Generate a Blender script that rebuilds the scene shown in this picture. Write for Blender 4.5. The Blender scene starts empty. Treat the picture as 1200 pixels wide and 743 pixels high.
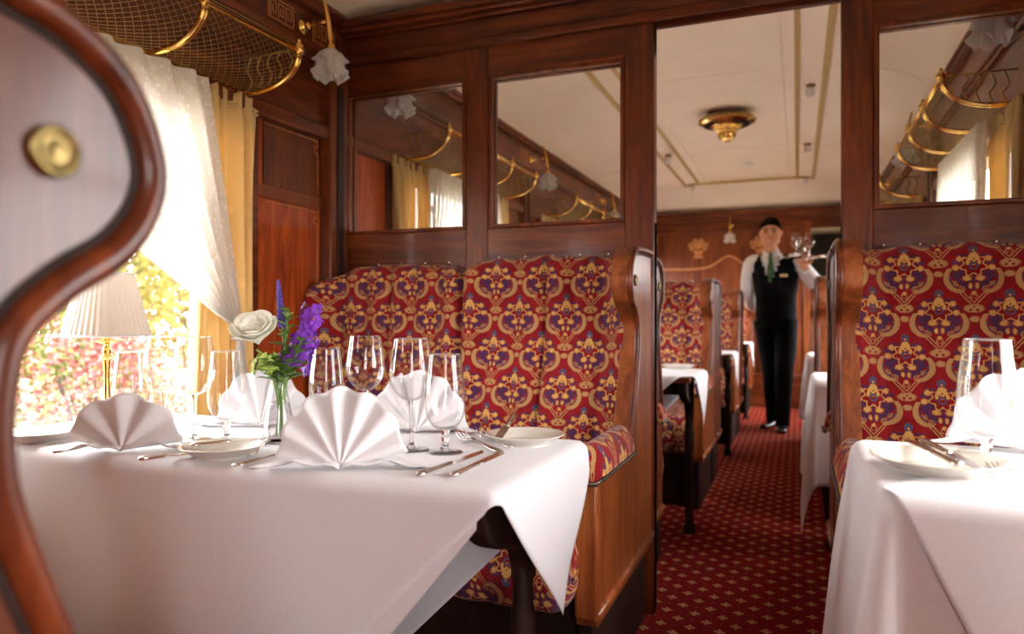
import bpy, bmesh, math, random
from math import sin, cos, pi, sqrt, exp, radians
from mathutils import Vector, Matrix, Euler

# ------------------------------------------------------------------ camera, world, light, exposure
sc = bpy.context.scene
COL = sc.collection
cam_d = bpy.data.cameras.new('camera'); cam = bpy.data.objects.new('camera', cam_d); COL.objects.link(cam)
cam.location = (0, 0, .96); cam.rotation_euler = (radians(90), 0, radians(21.7))
cam_d.sensor_width = 36; cam_d.lens = 36 * 840 / 1200; cam_d.shift_y = -.0012
cam_d.clip_start = .02; cam_d.clip_end = 200
cam_d.dof.use_dof = True; cam_d.dof.focus_distance = 1.55; cam_d.dof.aperture_fstop = 3.0
sc.camera = cam
vs = sc.view_settings
vs.view_transform = 'Standard'; vs.look = 'None'; vs.gamma = 1; vs.use_curve_mapping = False
vs.exposure = 0.24

WORLD_STRENGTH = 17.5

world = bpy.data.worlds.new('world'); sc.world = world; world.use_nodes = True
wt = world.node_tree
wt.nodes['Background'].inputs['Color'].default_value = (.985, .975, 1.0, 1)
wt.nodes['Background'].inputs['Strength'].default_value = WORLD_STRENGTH
sun_d = bpy.data.lights.new('sun', 'SUN'); sun_d.energy = 3; sun_d.angle = radians(12); sun_d.color = (1, .93, .80)
sun = bpy.data.objects.new('sun', sun_d); COL.objects.link(sun)
sun.rotation_euler = (radians(52), 0, radians(62)); sun.location = (6, -3, 8)

def portal(x, y0, y1, z0, z1, s):
    d = bpy.data.lights.new('sky_portal', 'AREA'); d.shape = 'RECTANGLE'; d.size = y1 - y0; d.size_y = z1 - z0
    d.cycles.is_portal = True
    o = bpy.data.objects.new('sky_portal', d); COL.objects.link(o)
    o.location = (x, (y0 + y1) / 2, (z0 + z1) / 2)
    o.rotation_euler = (radians(90), 0, radians(-90) if s < 0 else radians(90))   # shines inwards
WIN = [(-1.75, -.50), (.53, 1.81), (2.65, 3.91), (4.54, 5.80), (6.42, 7.66)]
for a_, b_ in WIN:
    portal(-1.70, a_, b_, .68, 1.62, -1); portal(.76, a_, b_, .68, 1.62, 1)

# ------------------------------------------------------------------ node helpers
class X:
    """a float expression in a node tree"""
    def __init__(s, t, v): s.t = t; s.v = v
    def _n(s, op, *a, clamp=False):
        n = s.t.nodes.new('ShaderNodeMath'); n.operation = op; n.use_clamp = clamp
        for i, q in enumerate(a):
            if isinstance(q, X): q = q.v
            if isinstance(q, (int, float)): n.inputs[i].default_value = q
            else: s.t.links.new(q, n.inputs[i])
        return X(s.t, n.outputs[0])
    def __add__(s, o): return s._n('ADD', s, o)
    __radd__ = __add__
    def __sub__(s, o): return s._n('SUBTRACT', s, o)
    def __rsub__(s, o): return s._n('SUBTRACT', o, s)
    def __mul__(s, o): return s._n('MULTIPLY', s, o)
    __rmul__ = __mul__
    def __truediv__(s, o): return s._n('DIVIDE', s, o)
    def abs(s): return s._n('ABSOLUTE', s)
    def sin(s): return s._n('SINE', s)
    def cos(s): return s._n('COSINE', s)
    def sqrt(s): return s._n('SQRT', s)
    def round(s): return s._n('ROUND', s)
    def fract(s): return s._n('FRACT', s)
    def lt(s, o): return s._n('LESS_THAN', s, o)
    def gt(s, o): return s._n('GREATER_THAN', s, o)
    def mx(s, o): return s._n('MAXIMUM', s, o)
    def mn(s, o): return s._n('MINIMUM', s, o)
    def atan2(s, o): return s._n('ARCTAN2', s, o)
    def inv(s): return s._n('SUBTRACT', 1, s)
    def clamp(s): return s._n('ADD', s, 0, clamp=True)

def hyp(a, b): return (a * a + b * b).sqrt()

def mat(name):
    m = bpy.data.materials.new(name); m.use_nodes = True; t = m.node_tree
    return m, t, t.nodes['Principled BSDF']

def mixc(t, f, a, b):
    n = t.nodes.new('ShaderNodeMix'); n.data_type = 'RGBA'
    for i, q in ((0, f), (6, a), (7, b)):
        if isinstance(q, X): q = q.v
        if isinstance(q, (int, float)): n.inputs[i].default_value = q
        elif isinstance(q, tuple): n.inputs[i].default_value = (*q[:3], 1)
        else: t.links.new(q, n.inputs[i])
    return n.outputs[2]

def coords(t, kind='Object', scale=(1, 1, 1)):
    n = t.nodes.new('ShaderNodeTexCoord'); mp = t.nodes.new('ShaderNodeMapping')
    mp.inputs['Scale'].default_value = scale
    t.links.new(n.outputs[kind], mp.inputs[0]); return mp.outputs[0]

def noise(t, vec, scale, detail=4, dist=0, rough=.5):
    n = t.nodes.new('ShaderNodeTexNoise'); n.inputs['Scale'].default_value = scale
    n.inputs['Detail'].default_value = detail; n.inputs['Distortion'].default_value = dist; n.inputs['Roughness'].default_value = rough
    if vec is not None: t.links.new(vec, n.inputs['Vector'])
    return n.outputs['Fac']

def ramp(t, fac, stops):
    n = t.nodes.new('ShaderNodeValToRGB'); e = n.color_ramp.elements
    while len(e) < len(stops): e.new(.5)
    for q, (p, c) in zip(e, stops): q.position = p; q.color = (*c, 1)
    t.links.new(fac.v if isinstance(fac, X) else fac, n.inputs[0]); return n.outputs[0]

def bump(t, b, h, strength=.3, dist=.002):
    n = t.nodes.new('ShaderNodeBump'); n.inputs['Strength'].default_value = strength; n.inputs['Distance'].default_value = dist
    t.links.new(h.v if isinstance(h, X) else h, n.inputs['Height']); t.links.new(n.outputs[0], b.inputs['Normal'])

def plain(name, col, rough=.5, metal=0, spec=.5, coat=0, sheen=0, noise_amt=.08, nscale=30):
    m, t, b = mat(name)
    nz = noise(t, coords(t), nscale)
    lo = tuple(max(0, c * (1 - noise_amt)) for c in col); hi = tuple(c * (1 + noise_amt) for c in col)
    t.links.new(ramp(t, nz, [(.3, lo), (.7, hi)]), b.inputs['Base Color'])
    b.inputs['Roughness'].default_value = rough; b.inputs['Metallic'].default_value = metal
    b.inputs['Specular IOR Level'].default_value = spec; b.inputs['Coat Weight'].default_value = coat
    b.inputs['Coat Roughness'].default_value = .08; b.inputs['Sheen Weight'].default_value = sheen
    return m

def wood(name, dark, midc, light, axis='z', rough=.36, coat=.18, flame=0.0, rings=1.0):
    m, t, b = mat(name)
    s = {'z': (9, 9, .9), 'y': (9, .9, 9), 'x': (.9, 9, 9)}[axis]
    v = coords(t, 'Object', s)
    n1 = noise(t, v, 2.2 * rings, 6, 1.2 + flame * 4, .62)
    s2 = tuple(q * 7 for q in s); n2 = noise(t, coords(t, 'Object', s2), 3.0, 3, .2)
    big = noise(t, coords(t, 'Object', (2, 2, 1.2)), 1.6, 2)
    f = X(t, n1) * .62 + X(t, n2) * .16 + X(t, big) * .24
    t.links.new(ramp(t, f, [(.36, dark), (.50, midc), (.66, light)]), b.inputs['Base Color'])
    b.inputs['Roughness'].default_value = rough; b.inputs['Specular IOR Level'].default_value = .35
    b.inputs['Coat Weight'].default_value = coat; b.inputs['Coat Roughness'].default_value = .12
    bump(t, b, n2, .12, .001)
    return m

M = {}
M['mahog'] = wood('mahogany_upright', (.038, .0062, .0018), (.118, .0215, .0050), (.25, .056, .012))
M['mahog_x'] = wood('mahogany_crosswise', (.038, .0062, .0018), (.118, .0215, .0050), (.25, .056, .012), 'x')
M['mahog_y'] = wood('mahogany_lengthwise', (.038, .0062, .0018), (.118, .0215, .0050), (.25, .056, .012), 'y')
M['dark'] = wood('ebonised_wood', (.008, .003, .002), (.018, .006, .003), (.035, .012, .006), 'z', .6, 0)
M['panel'] = wood('flame_mahogany', (.15, .016, .004), (.36, .055, .010), (.60, .13, .022), 'z', .28, .4, .5, .8)
M['side'] = wood('orange_brown_sunlit_wood', (.10, .021, .006), (.20, .048, .012), (.36, .11, .028), 'z', .34, .25)  # orange-brown wood; its light tone includes sunlight on the long-arm seat ends
M['polished'] = wood('polished_dark_mahogany', (.040, .008, .004), (.105, .024, .009), (.19, .052, .018), 'z', .34, .22)
M['endwood'] = wood('golden_mahogany', (.085, .016, .004), (.18, .040, .010), (.27, .075, .020), 'z', .35, .3)
M['inlay'] = plain('inlay_satinwood', (.58, .24, .085), .35, noise_amt=.2)
M['brass'] = plain('polished_brass', (.85, .55, .16), .17, 1, noise_amt=.12, nscale=14)
M['brass_old'] = plain('aged_brass', (.42, .28, .09), .30, 1, noise_amt=.3, nscale=60)
M['goldpaint'] = plain('gold_paint', (.60, .45, .19), .4, .3, noise_amt=.15)
M['silver'] = plain('silver_plate', (.80, .76, .72), .16, 1, noise_amt=.05)
M['china'] = plain('cream_china', (.74, .69, .61), .12, coat=.5, noise_amt=.02)
M['linen'] = plain('white_linen', (.735, .715, .735), .75, spec=.2, sheen=.25, noise_amt=.02, nscale=200)
M['napkin'] = plain('napkin_linen', (.79, .775, .785), .7, spec=.2, sheen=.2, noise_amt=.02, nscale=300)
M['ceil'] = plain('cream_ceiling_paint', (.92, .82, .70), .55, noise_amt=.03, nscale=3)
M['black'] = plain('black_cloth', (.005, .005, .006), .9, spec=.08)
M['shirt'] = plain('white_shirt', (.80, .78, .80), .8, spec=.2)
M['skin'] = plain('skin', (.66, .33, .20), .6, spec=.25, noise_amt=.06, nscale=40)
M['hair'] = plain('dark_hair', (.016, .009, .006), .95, spec=.05)
M['tie'] = plain('green_silk', (.018, .10, .035), .45, sheen=.3)
M['shoe'] = plain('black_leather', (.012, .011, .014), .18, coat=.5)
M['trim'] = plain('tarnished_nail_strip', (.10, .085, .07), .35, .8, noise_amt=.4, nscale=200)
M['leaf'] = plain('leaf_green', (.16, .30, .045), .5, noise_amt=.35, nscale=60)
M['lime'] = plain('lime_petals', (.45, .58, .12), .6, noise_amt=.3, nscale=120)
M['stem'] = plain('stem_green', (.20, .34, .08), .45, noise_amt=.2)
M['purple'] = plain('purple_petals', (.20, .025, .42), .55, noise_amt=.45, nscale=140)
M['blue'] = plain('violet_blue_petals', (.10, .06, .36), .6, noise_amt=.4, nscale=140)
M['grey'] = plain('vestibule_dark', (.035, .028, .024), .6)
M['plastic'] = plain('white_plastic', (.85, .83, .80), .4)
M['net'] = plain('net_wire', (.40, .30, .14), .38, 1, noise_amt=.3, nscale=60)
M['button'] = plain('worn_brass_button', (.26, .19, .075), .38, 1, noise_amt=.4, nscale=90)
M['bead'] = plain('brushed_tassel', (.30, .22, .14), .8)

def make_rose():
    m, t, b = mat('cream_rose_petal')
    b.inputs['Base Color'].default_value = (.97, .96, .82, 1); b.inputs['Roughness'].default_value = .55
    b.inputs['Subsurface Weight'].default_value = .15; b.inputs['Subsurface Radius'].default_value = (.01, .01, .006)
    return m
M['rose'] = make_rose()

def thin_glass(name, tint=(.985, .985, .985), boost=1.0, ior=1.5, rough=0.0):
    m = bpy.data.materials.new(name); m.use_nodes = True; t = m.node_tree; t.nodes.clear()
    o = t.nodes.new('ShaderNodeOutputMaterial'); mx = t.nodes.new('ShaderNodeMixShader')
    tr = t.nodes.new('ShaderNodeBsdfTransparent'); tr.inputs[0].default_value = (*tint, 1)
    gl = t.nodes.new('ShaderNodeBsdfGlossy'); gl.inputs['Roughness'].default_value = rough; gl.inputs[0].default_value = (1, 1, 1, 1)
    fr = t.nodes.new('ShaderNodeLayerWeight'); fr.inputs[0].default_value = .5
    q = X(t, fr.outputs['Facing']); f = (q * q * q * .80 * boost + .035 * boost).clamp()
    if boost > 1: t.links.new(mixc(t, (q * q * q * q).clamp(), tint, (.30, .28, .29)), tr.inputs[0])
    t.links.new(f.v, mx.inputs[0]); t.links.new(tr.outputs[0], mx.inputs[1]); t.links.new(gl.outputs[0], mx.inputs[2])
    t.links.new(mx.outputs[0], o.inputs[0]); return m
M['pane'] = thin_glass('window_glass', (.97, .97, .96), .7)
M['glass'] = thin_glass('drinking_glass', (.975, .972, .975), 1.25, 1.5, .01)
def solid_glass():
    m, t, b = mat('solid_glass'); b.inputs['Transmission Weight'].default_value = 1
    b.inputs['Roughness'].default_value = .0; b.inputs['IOR'].default_value = 1.45; b.inputs['Base Color'].default_value = (.97, .97, .97, 1)
    return m
M['solid_glass'] = solid_glass()

def frosted():
    m, t, b = mat('frosted_glass')
    b.inputs['Base Color'].default_value = (.84, .83, .82, 1); b.inputs['Roughness'].default_value = .35
    b.inputs['Transmission Weight'].default_value = .35; b.inputs['IOR'].default_value = 1.2
    v = coords(t, 'Object'); nz = noise(t, v, 60, 3); bump(t, b, nz, .3, .002)
    return m
M['frost'] = frosted()
def emis(name, col, s):
    m, t, b = mat(name); b.inputs['Base Color'].default_value = (*col, 1)
    b.inputs['Emission Color'].default_value = (*col, 1); b.inputs['Emission Strength'].default_value = s; return m
M['bulb'] = plain('pearl_bulb', (.92, .90, .90), .25, coat=.6, noise_amt=.01)

def shade_mat():
    m, t, b = mat('pleated_silk_shade')
    t.nodes.remove(b); o = t.nodes['Material Output']
    d = t.nodes.new('ShaderNodeBsdfDiffuse'); d.inputs[0].default_value = (.86, .82, .76, 1)
    tl = t.nodes.new('ShaderNodeBsdfTranslucent'); tl.inputs[0].default_value = (.88, .80, .70, 1)
    mx = t.nodes.new('ShaderNodeMixShader'); mx.inputs[0].default_value = .35
    t.links.new(d.outputs[0], mx.inputs[1]); t.links.new(tl.outputs[0], mx.inputs[2]); t.links.new(mx.outputs[0], o.inputs[0])
    return m
M['shade'] = shade_mat()

def curtain_mat(name, col, transl, lace=False):
    m, t, b = mat(name); t.nodes.remove(b); o = t.nodes['Material Output']
    uv = coords(t, 'UV')
    sp = t.nodes.new('ShaderNodeSeparateXYZ'); t.links.new(uv, sp.inputs[0])
    u = X(t, sp.outputs[0]); v = X(t, sp.outputs[1])
    # woven motif: scattered sprigs
    vor = t.nodes.new('ShaderNodeTexVoronoi'); vor.inputs['Scale'].default_value = 55 if lace else 16
    t.links.new(uv, vor.inputs['Vector'])
    nz = X(t, noise(t, uv, 90 if lace else 70, 3, .6))
    spr = (X(t, vor.outputs['Distance']) + nz * .35).lt(.42)
    c = mixc(t, spr, tuple(q * (.80 if lace else .93) for q in col), col)
    d = t.nodes.new('ShaderNodeBsdfDiffuse'); tl = t.nodes.new('ShaderNodeBsdfTranslucent')
    t.links.new(c, d.inputs[0]); t.links.new(c, tl.inputs[0])
    mx = t.nodes.new('ShaderNodeMixShader'); mx.inputs[0].default_value = transl
    t.links.new(d.outputs[0], mx.inputs[1]); t.links.new(tl.outputs[0], mx.inputs[2]); out = mx.outputs[0]
    if lace:
        # open net ground, closed flower sprays and a scalloped border pattern
        fl = t.nodes.new('ShaderNodeTexVoronoi'); fl.inputs['Scale'].default_value = 14; t.links.new(uv, fl.inputs['Vector'])
        big = (X(t, fl.outputs['Distance']) + X(t, noise(t, uv, 45, 2, .4)) * .5).lt(.52)
        net = ((u * 1100).sin() * (v * 1100).sin()).gt(.15)
        hole = (net * big.inv()) * .30
        tr = t.nodes.new('ShaderNodeBsdfTransparent'); m2 = t.nodes.new('ShaderNodeMixShader')
        t.links.new(hole.v, m2.inputs[0]); t.links.new(out, m2.inputs[1]); t.links.new(tr.outputs[0], m2.inputs[2]); out = m2.outputs[0]
    t.links.new(out, o.inputs[0]); return m
M['gold_curtain'] = curtain_mat('gold_curtain', (.84, .63, .29), .24)
M['lace'] = curtain_mat('lace_curtain', (.90, .86, .79), .30, True)

# damask upholstery -------------------------------------------------
def damask():
    g = bpy.data.node_groups.new('damask_motif', 'ShaderNodeTree')
    for nm in ('x', 'y'): g.interface.new_socket(nm, in_out='INPUT', socket_type='NodeSocketFloat')
    for nm in ('gold', 'blue', 'tan', 'plum', 'halo'): g.interface.new_socket(nm, in_out='OUTPUT', socket_type='NodeSocketFloat')
    gi = g.nodes.new('NodeGroupInput'); go = g.nodes.new('NodeGroupOutput')
    x = X(g, gi.outputs[0]); y = X(g, gi.outputs[1]); ax = x.abs()
    ser = ((x * 1.15).sin() * (y * 1.15).sin()) * 2.1
    # palmette medallion: every shape is a signed distance in millimetres
    th = x.atan2(y + 4)
    rs = hyp(x, y + 4) - (25 + (th * 7).cos() * 4.5)
    outline = rs.abs() - 1.9
    body = (hyp(x, (y - 15) * .75) - 11.5).mn(hyp(x * .8, y - 4) - 13).mx(0 - (y + 3)) + ser * .4
    tul = (hyp((ax - 32) * .95, (y - 13) * .9) - 6.4).mn(hyp((ax - 40) * .85, y + 10) - 7.0)
    shell = hyp((ax - 14.5) * .68, y + 38) - 6.4
    legs = hyp((ax - 7) * 1.3, (y + 58) * .75) - 5.2
    dot = hyp(x, y + 77) - 5
    petals = tul.mn(shell).mn(legs).mn(dot) + ser
    ring = (hyp(x, y + 6) - 8).abs() - 2.2
    crown = hyp(x, (y - 39) * .85) - 10
    dg = outline.mn(body).mn(petals)
    notch = (hyp(ax - 6, y - 6) - 2.6).mn(hyp(x, y - 12) - 2.2)
    gold = dg.lt(0) * notch.gt(0) * ring.gt(1)
    blue = ring.lt(0).mx(crown.lt(0) * (hyp(x, y - 36) - 4).gt(0))
    gold = gold.mx((hyp(x, y - 36) - 2.6).lt(0)) * ring.gt(0)
    # plum ground behind the medallion
    t2 = x.atan2(y + 14); q = hyp(x, (y + 14) * .95) - (46 + (t2 * 8).cos().abs() * 7)
    plum = q.lt(0) * y.lt(26) * rs.gt(3)
    halo = (dg - 2.6).lt(0).mx((crown - 2.5).lt(0))
    # palmette between two medallions
    bx = (ax - 80).abs()
    bl = (hyp(bx * .52, y - 1) - 11).mn(hyp(bx * .8, y + 27) - 8) + ser
    tan = bl.lt(0) * (hyp(bx - 7, y + 3) - 3.4).gt(0) * (hyp(bx, y - 5) - 2.4).gt(0) * ((y + 14.5).abs() - 1.8).gt(0)
    # scrolling leaf with its stems
    a = hyp(ax - 50, y - 80); c = hyp(ax - 57, y - 84)
    leaf = a.lt(39) * c.gt(34.5 - (y - 60) * .06) * ax.lt(56) * y.lt(106)
    tan = tan.mx(leaf)
    blue = blue.mx(c.lt(32.5) * c.gt(28.5) * ax.lt(52) * y.lt(84) * ((c * 0 + (ax - 57).atan2(y - 85) * 14).sin().gt(-.55)))
    tan = tan.mx(c.lt(27) * c.gt(25.2) * ax.lt(52) * y.lt(74))
    cl = hyp(ax - 55, y - 52); tan = tan.mx(cl.lt(7.5) * cl.gt(5.0)).mx(cl.lt(2.4))
    cl2 = hyp(ax - 40, y - 66); tan = tan.mx(cl2.lt(5.5) * cl2.gt(3.4))
    dx = ax - 65; dy = y - 29; al = (dx * .64 - dy * .77).abs(); pe = ((dx * .77 + dy * .64).abs() - 3.4).abs()
    tan = tan.mx(pe.lt(1.3) * al.lt(19))
    cl3 = hyp(ax - 78, y - 33); tan = tan.mx((cl3 - 5).abs().lt(1.1) * bx.gt(1.5))
    for i, q_ in enumerate((gold, blue, tan, plum, halo)): g.links.new(q_.v, go.inputs[i])
    return g
DAM = damask()
def fabric(name, scale=1.0, bright=1.0):
    m, t, b = mat(name)
    uv = coords(t, 'UV', (1000 * scale, 1000 * scale, 1))
    wob = t.nodes.new('ShaderNodeTexNoise'); wob.inputs['Scale'].default_value = .35
    t.links.new(uv, wob.inputs['Vector'])
    sp = t.nodes.new('ShaderNodeSeparateXYZ'); t.links.new(uv, sp.inputs[0])
    sw = t.nodes.new('ShaderNodeSeparateColor'); t.links.new(wob.outputs['Color'], sw.inputs[0])
    u = X(t, sp.outputs[0]) + (X(t, sw.outputs[0]) - .5) * 5; v = X(t, sp.outputs[1]) + (X(t, sw.outputs[1]) - .5) * 5
    P, Q = 160., 236.
    res = None
    for k in (0, .5):
        uu = u / P + k; vv = v / Q + k
        lx = (uu - uu.round()) * P; ly = (vv - vv.round()) * Q
        n = t.nodes.new('ShaderNodeGroup'); n.node_tree = DAM
        t.links.new(lx.v, n.inputs[0]); t.links.new(ly.v, n.inputs[1])
        o = [X(t, n.outputs[i]) for i in range(5)]
        res = o if res is None else [p.mx(q) for p, q in zip(res, o)]
    gold, blue, tan, plum, halo = res
    red = ramp(t, noise(t, uv, .02, 2), [(.3, (.18 * bright, .005, .008)), (.7, (.27 * bright, .007, .011))])
    c = mixc(t, plum, red, (.075, .022, .070))
    c = mixc(t, halo, c, red)
    c = mixc(t, tan, c, (.43, .235, .09))
    c = mixc(t, blue, c, (.075, .070, .130))
    c = mixc(t, gold, c, (.58, .33, .095))
    thr = (X(t, noise(t, uv, 1.3, 1)) - .5) * .5
    hs = t.nodes.new('ShaderNodeHueSaturation'); t.links.new(c, hs.inputs['Color']); t.links.new((thr + 1.0).v, hs.inputs['Value'])
    t.links.new(hs.outputs[0], b.inputs['Base Color'])
    b.inputs['Roughness'].default_value = .85; b.inputs['Specular IOR Level'].default_value = .15; b.inputs['Sheen Weight'].default_value = .12
    bump(t, b, gold.mx(tan) * .6 + X(t, noise(t, uv, 1.2, 1)) * .4, .25, .0012)
    return m
M['fabric'] = fabric('damask_upholstery')

def carpet():
    m, t, b = mat('red_carpet')
    co = coords(t, 'Object', (1, 1, 1)); sp = t.nodes.new('ShaderNodeSeparateXYZ'); t.links.new(co, sp.inputs[0])
    u = X(t, sp.outputs[0]); v = X(t, sp.outputs[1])
    A = .088
    cross = None; dots = None
    for k in (0, .5):
        uu = u / A + k; vv = v / (A * 1.25) + k
        lx = ((uu - uu.round()) * A).abs(); ly = ((vv - vv.round()) * A * 1.25).abs()
        pet = hyp((lx - .0098) * .75, ly).lt(.0052).mx(hyp(lx, (ly - .0098) * .75).lt(.0052))
        ctr = hyp(lx, ly).gt(.0024)
        pet = pet * ctr
        dx = ((u / A + k + .5) - (u / A + k + .5).round()) * A; dy = ((v / (A * 1.25) + k) - (v / (A * 1.25) + k).round()) * A * 1.25
        d = hyp(dx, dy).lt(.0028)
        cross = pet if cross is None else cross.mx(pet); dots = d if dots is None else dots.mx(d)
    weave = X(t, noise(t, co, 260, 2, 0, .6))
    base = mixc(t, weave, (.19, .007, .009), (.26, .013, .014))
    base = mixc(t, dots, base, (.38, .14, .05))
    c = mixc(t, cross, base, (.60, .34, .13))
    t.links.new(c, b.inputs['Base Color']); b.inputs['Roughness'].default_value = .95; b.inputs['Specular IOR Level'].default_value = .1
    b.inputs['Sheen Weight'].default_value = 0
    bump(t, b, weave, .4, .002); return m
M['carpet'] = carpet()

def garden(name, stops, scale):
    m, t, b = mat(name)
    t.links.new(ramp(t, noise(t, coords(t), scale, 5, .3, .7), stops), b.inputs['Base Color'])
    b.inputs['Roughness'].default_value = .8; return m
M['grass'] = garden('pale_grass', [(.3, (.085, .085, .02)), (.5, (.15, .12, .065)), (.7, (.20, .165, .11))], 1.6)
M['bush_pink'] = garden('pink_leaves', [(.3, (.10, .016, .018)), (.5, (.20, .050, .048)), (.7, (.24, .12, .07))], 9)
M['bush_yel'] = garden('yellow_green_leaves', [(.3, (.07, .075, .006)), (.5, (.16, .135, .015)), (.7, (.26, .20, .035))], 4)
M['bush_green'] = garden('green_leaves', [(.3, (.04, .055, .008)), (.7, (.13, .135, .03))], 5)

# ------------------------------------------------------------------ mesh helpers
class MB:
    def __init__(s): s.v = []; s.f = []; s.uv = {}
    def add(s, vs_, fs, uvs=None):
        o = len(s.v); s.v += [tuple(p) for p in vs_]
        for i, f in enumerate(fs):
            if uvs is not None: s.uv[len(s.f)] = [uvs[k] for k in f]
            s.f.append(tuple(k + o for k in f))
        return s
    def box(s, x0, x1, y0, y1, z0, z1):
        v = [(x, y, z) for x in (x0, x1) for y in (y0, y1) for z in (z0, z1)]
        return s.add(v, [(0, 1, 3, 2), (4, 6, 7, 5), (0, 4, 5, 1), (2, 3, 7, 6), (0, 2, 6, 4), (1, 5, 7, 3)])
    def grid(s, rows, closed=False, uvs=None, capends=False):
        n = len(rows[0]); fs = []
        for i in range(len(rows) - 1):
            for j in range(n if closed else n - 1):
                a = i * n + j; b = i * n + (j + 1) % n
                fs.append((a, b, b + n, a + n))
        if capends:
            fs.append(tuple(range(n - 1, -1, -1))); fs.append(tuple((len(rows) - 1) * n + j for j in range(n)))
        return s.add([p for r_ in rows for p in r_], fs, [q for r_ in uvs for q in r_] if uvs else None)
    def lathe(s, prof, c=(0, 0, 0), n=32, mod=None):
        rows = []
        for r, z in prof:
            row = []
            for k in range(n):
                a = 2 * pi * k / n; rr, zz = (mod(a, r, z) if mod else (r, z))
                row.append((c[0] + rr * cos(a), c[1] + rr * sin(a), c[2] + zz))
            rows.append(row)
        return s.grid(rows, closed=True)
    def tube(s, pts, r, n=8, cap=True, flat=1.0, up=None):
        pts = [Vector(p) for p in pts]; rs = r if isinstance(r, (list, tuple)) else [r] * len(pts)
        rows = []; ref = Vector(up) if up else None
        for i, p in enumerate(pts):
            d = (pts[min(i + 1, len(pts) - 1)] - pts[max(i - 1, 0)])
            if d.length < 1e-9: d = Vector((0, 0, 1))
            d.normalize()
            if ref is None:
                ref = Vector((0, 0, 1)) if abs(d.z) < .9 else Vector((1, 0, 0))
            a = ref - d * ref.dot(d)
            if a.length < 1e-6: a = d.orthogonal()
            a.normalize(); b = d.cross(a); ref = a
            rows.append([tuple(p + (a * cos(2 * pi * k / n) * flat + b * sin(2 * pi * k / n)) * rs[i]) for k in range(n)])
        return s.grid(rows, closed=True, capends=cap)
    def prism(s, poly, lo, hi, axis='x'):
        def P(a, b, h): return (h, a, b) if axis == 'x' else ((a, h, b) if axis == 'y' else (a, b, h))
        n = len(poly)
        v = [P(a, b, lo) for a, b in poly] + [P(a, b, hi) for a, b in poly]
        f = [tuple(range(n)), tuple(range(2 * n - 1, n - 1, -1))] + [(i, (i + 1) % n, (i + 1) % n + n, i + n) for i in range(n)]
        return s.add(v, f)
    def ball(s, c, rx, ry=None, rz=None, n=16, m=10):
        ry = ry or rx; rz = rz or rx; rows = []
        for i in range(m + 1):
            t = pi * i / m - pi / 2
            rows.append([(c[0] + rx * cos(t) * cos(2 * pi * k / n) + 0, c[1] + ry * cos(t) * sin(2 * pi * k / n), c[2] + rz * sin(t)) for k in range(n)])
        return s.grid(rows, closed=True)
    def xform(s, Mx): s.v = [tuple(Mx @ Vector(p)) for p in s.v]; return s
    def mesh(s, name, m, smooth=True, merge=True):
        me = bpy.data.meshes.new(name); me.from_pydata(s.v, [], s.f)
        if s.uv:
            l = me.uv_layers.new(name='UVMap'); 
            for p in me.polygons:
                if p.index in s.uv:
                    for li, q in zip(p.loop_indices, s.uv[p.index]): l.data[li].uv = q
        bm = bmesh.new(); bm.from_mesh(me)
        if merge: bmesh.ops.remove_doubles(bm, verts=bm.verts, dist=1e-5)
        bmesh.ops.recalc_face_normals(bm, faces=bm.faces); bm.to_mesh(me); bm.free()
        if smooth:
            me.polygons.foreach_set('use_smooth', [True] * len(me.polygons))
            if smooth == 'auto':
                me.set_sharp_from_angle(angle=radians(35))
        me.materials.append(m); return me
    def obj(s, name, m, parent=None, smooth='auto', bevel=0, merge=True):
        o = bpy.data.objects.new(name, s.mesh(name, m, smooth, merge)); COL.objects.link(o)
        if parent: o.parent = parent
        if bevel:
            b = o.modifiers.new('bevel', 'BEVEL'); b.width = bevel; b.segments = 2; b.limit_method = 'ANGLE'; b.harden_normals = False
        return o

def thing(name, label, cat, loc=(0, 0, 0), rz=0, group=None):
    o = bpy.data.objects.new(name, None); COL.objects.link(o); o.location = loc; o.rotation_euler = (0, 0, rz)
    o.empty_display_size = .1
    return tag(o, label, cat, group)
def tag(o, label, cat, group=None, kind=None):
    o['label'] = label; o['category'] = cat
    if group: o['group'] = group
    if kind: o['kind'] = kind
    return o
def struct(o): o['kind'] = 'structure'; return o
def dup(root, label=None, loc=None, rz=None, group=None, parent=None):
    r = root.copy(); COL.objects.link(r); r.parent = parent
    if label: r['label'] = label
    if group: r['group'] = group
    if loc is not None: r.location = loc
    if rz is not None: r.rotation_euler = (0, 0, rz) if isinstance(rz, (int, float)) else rz
    for ch in root.children: dup(ch, parent=r)
    return r
def sm(a, b, x):
    t = max(0., min(1., (x - a) / (b - a))); return t * t * (3 - 2 * t)
def cat(pts, k=6):
    """Catmull-Rom through 2-D or 3-D points"""
    P = [Vector(p) for p in pts]; out = []
    for i in range(len(P) - 1):
        a = P[max(i - 1, 0)]; b = P[i]; c = P[i + 1]; d = P[min(i + 2, len(P) - 1)]
        for j in range(k):
            t = j / k
            out.append(tuple(.5 * ((2 * b) + (c - a) * t + (2 * a - 5 * b + 4 * c - d) * t * t + (3 * b - a - 3 * c + d) * t ** 3)))
    out.append(tuple(P[-1])); return out

# ================================================================== the carriage
XL, XR = -1.62, .68            # side walls
CX = (XL + XR) / 2
Y0, Y1 = -2.0, 8.0
struct(MB().box(XL - .08, XR + .08, Y0 - .1, Y1 + 1.3, -.06, 0).obj('floor', M['carpet'], smooth=False))

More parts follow.
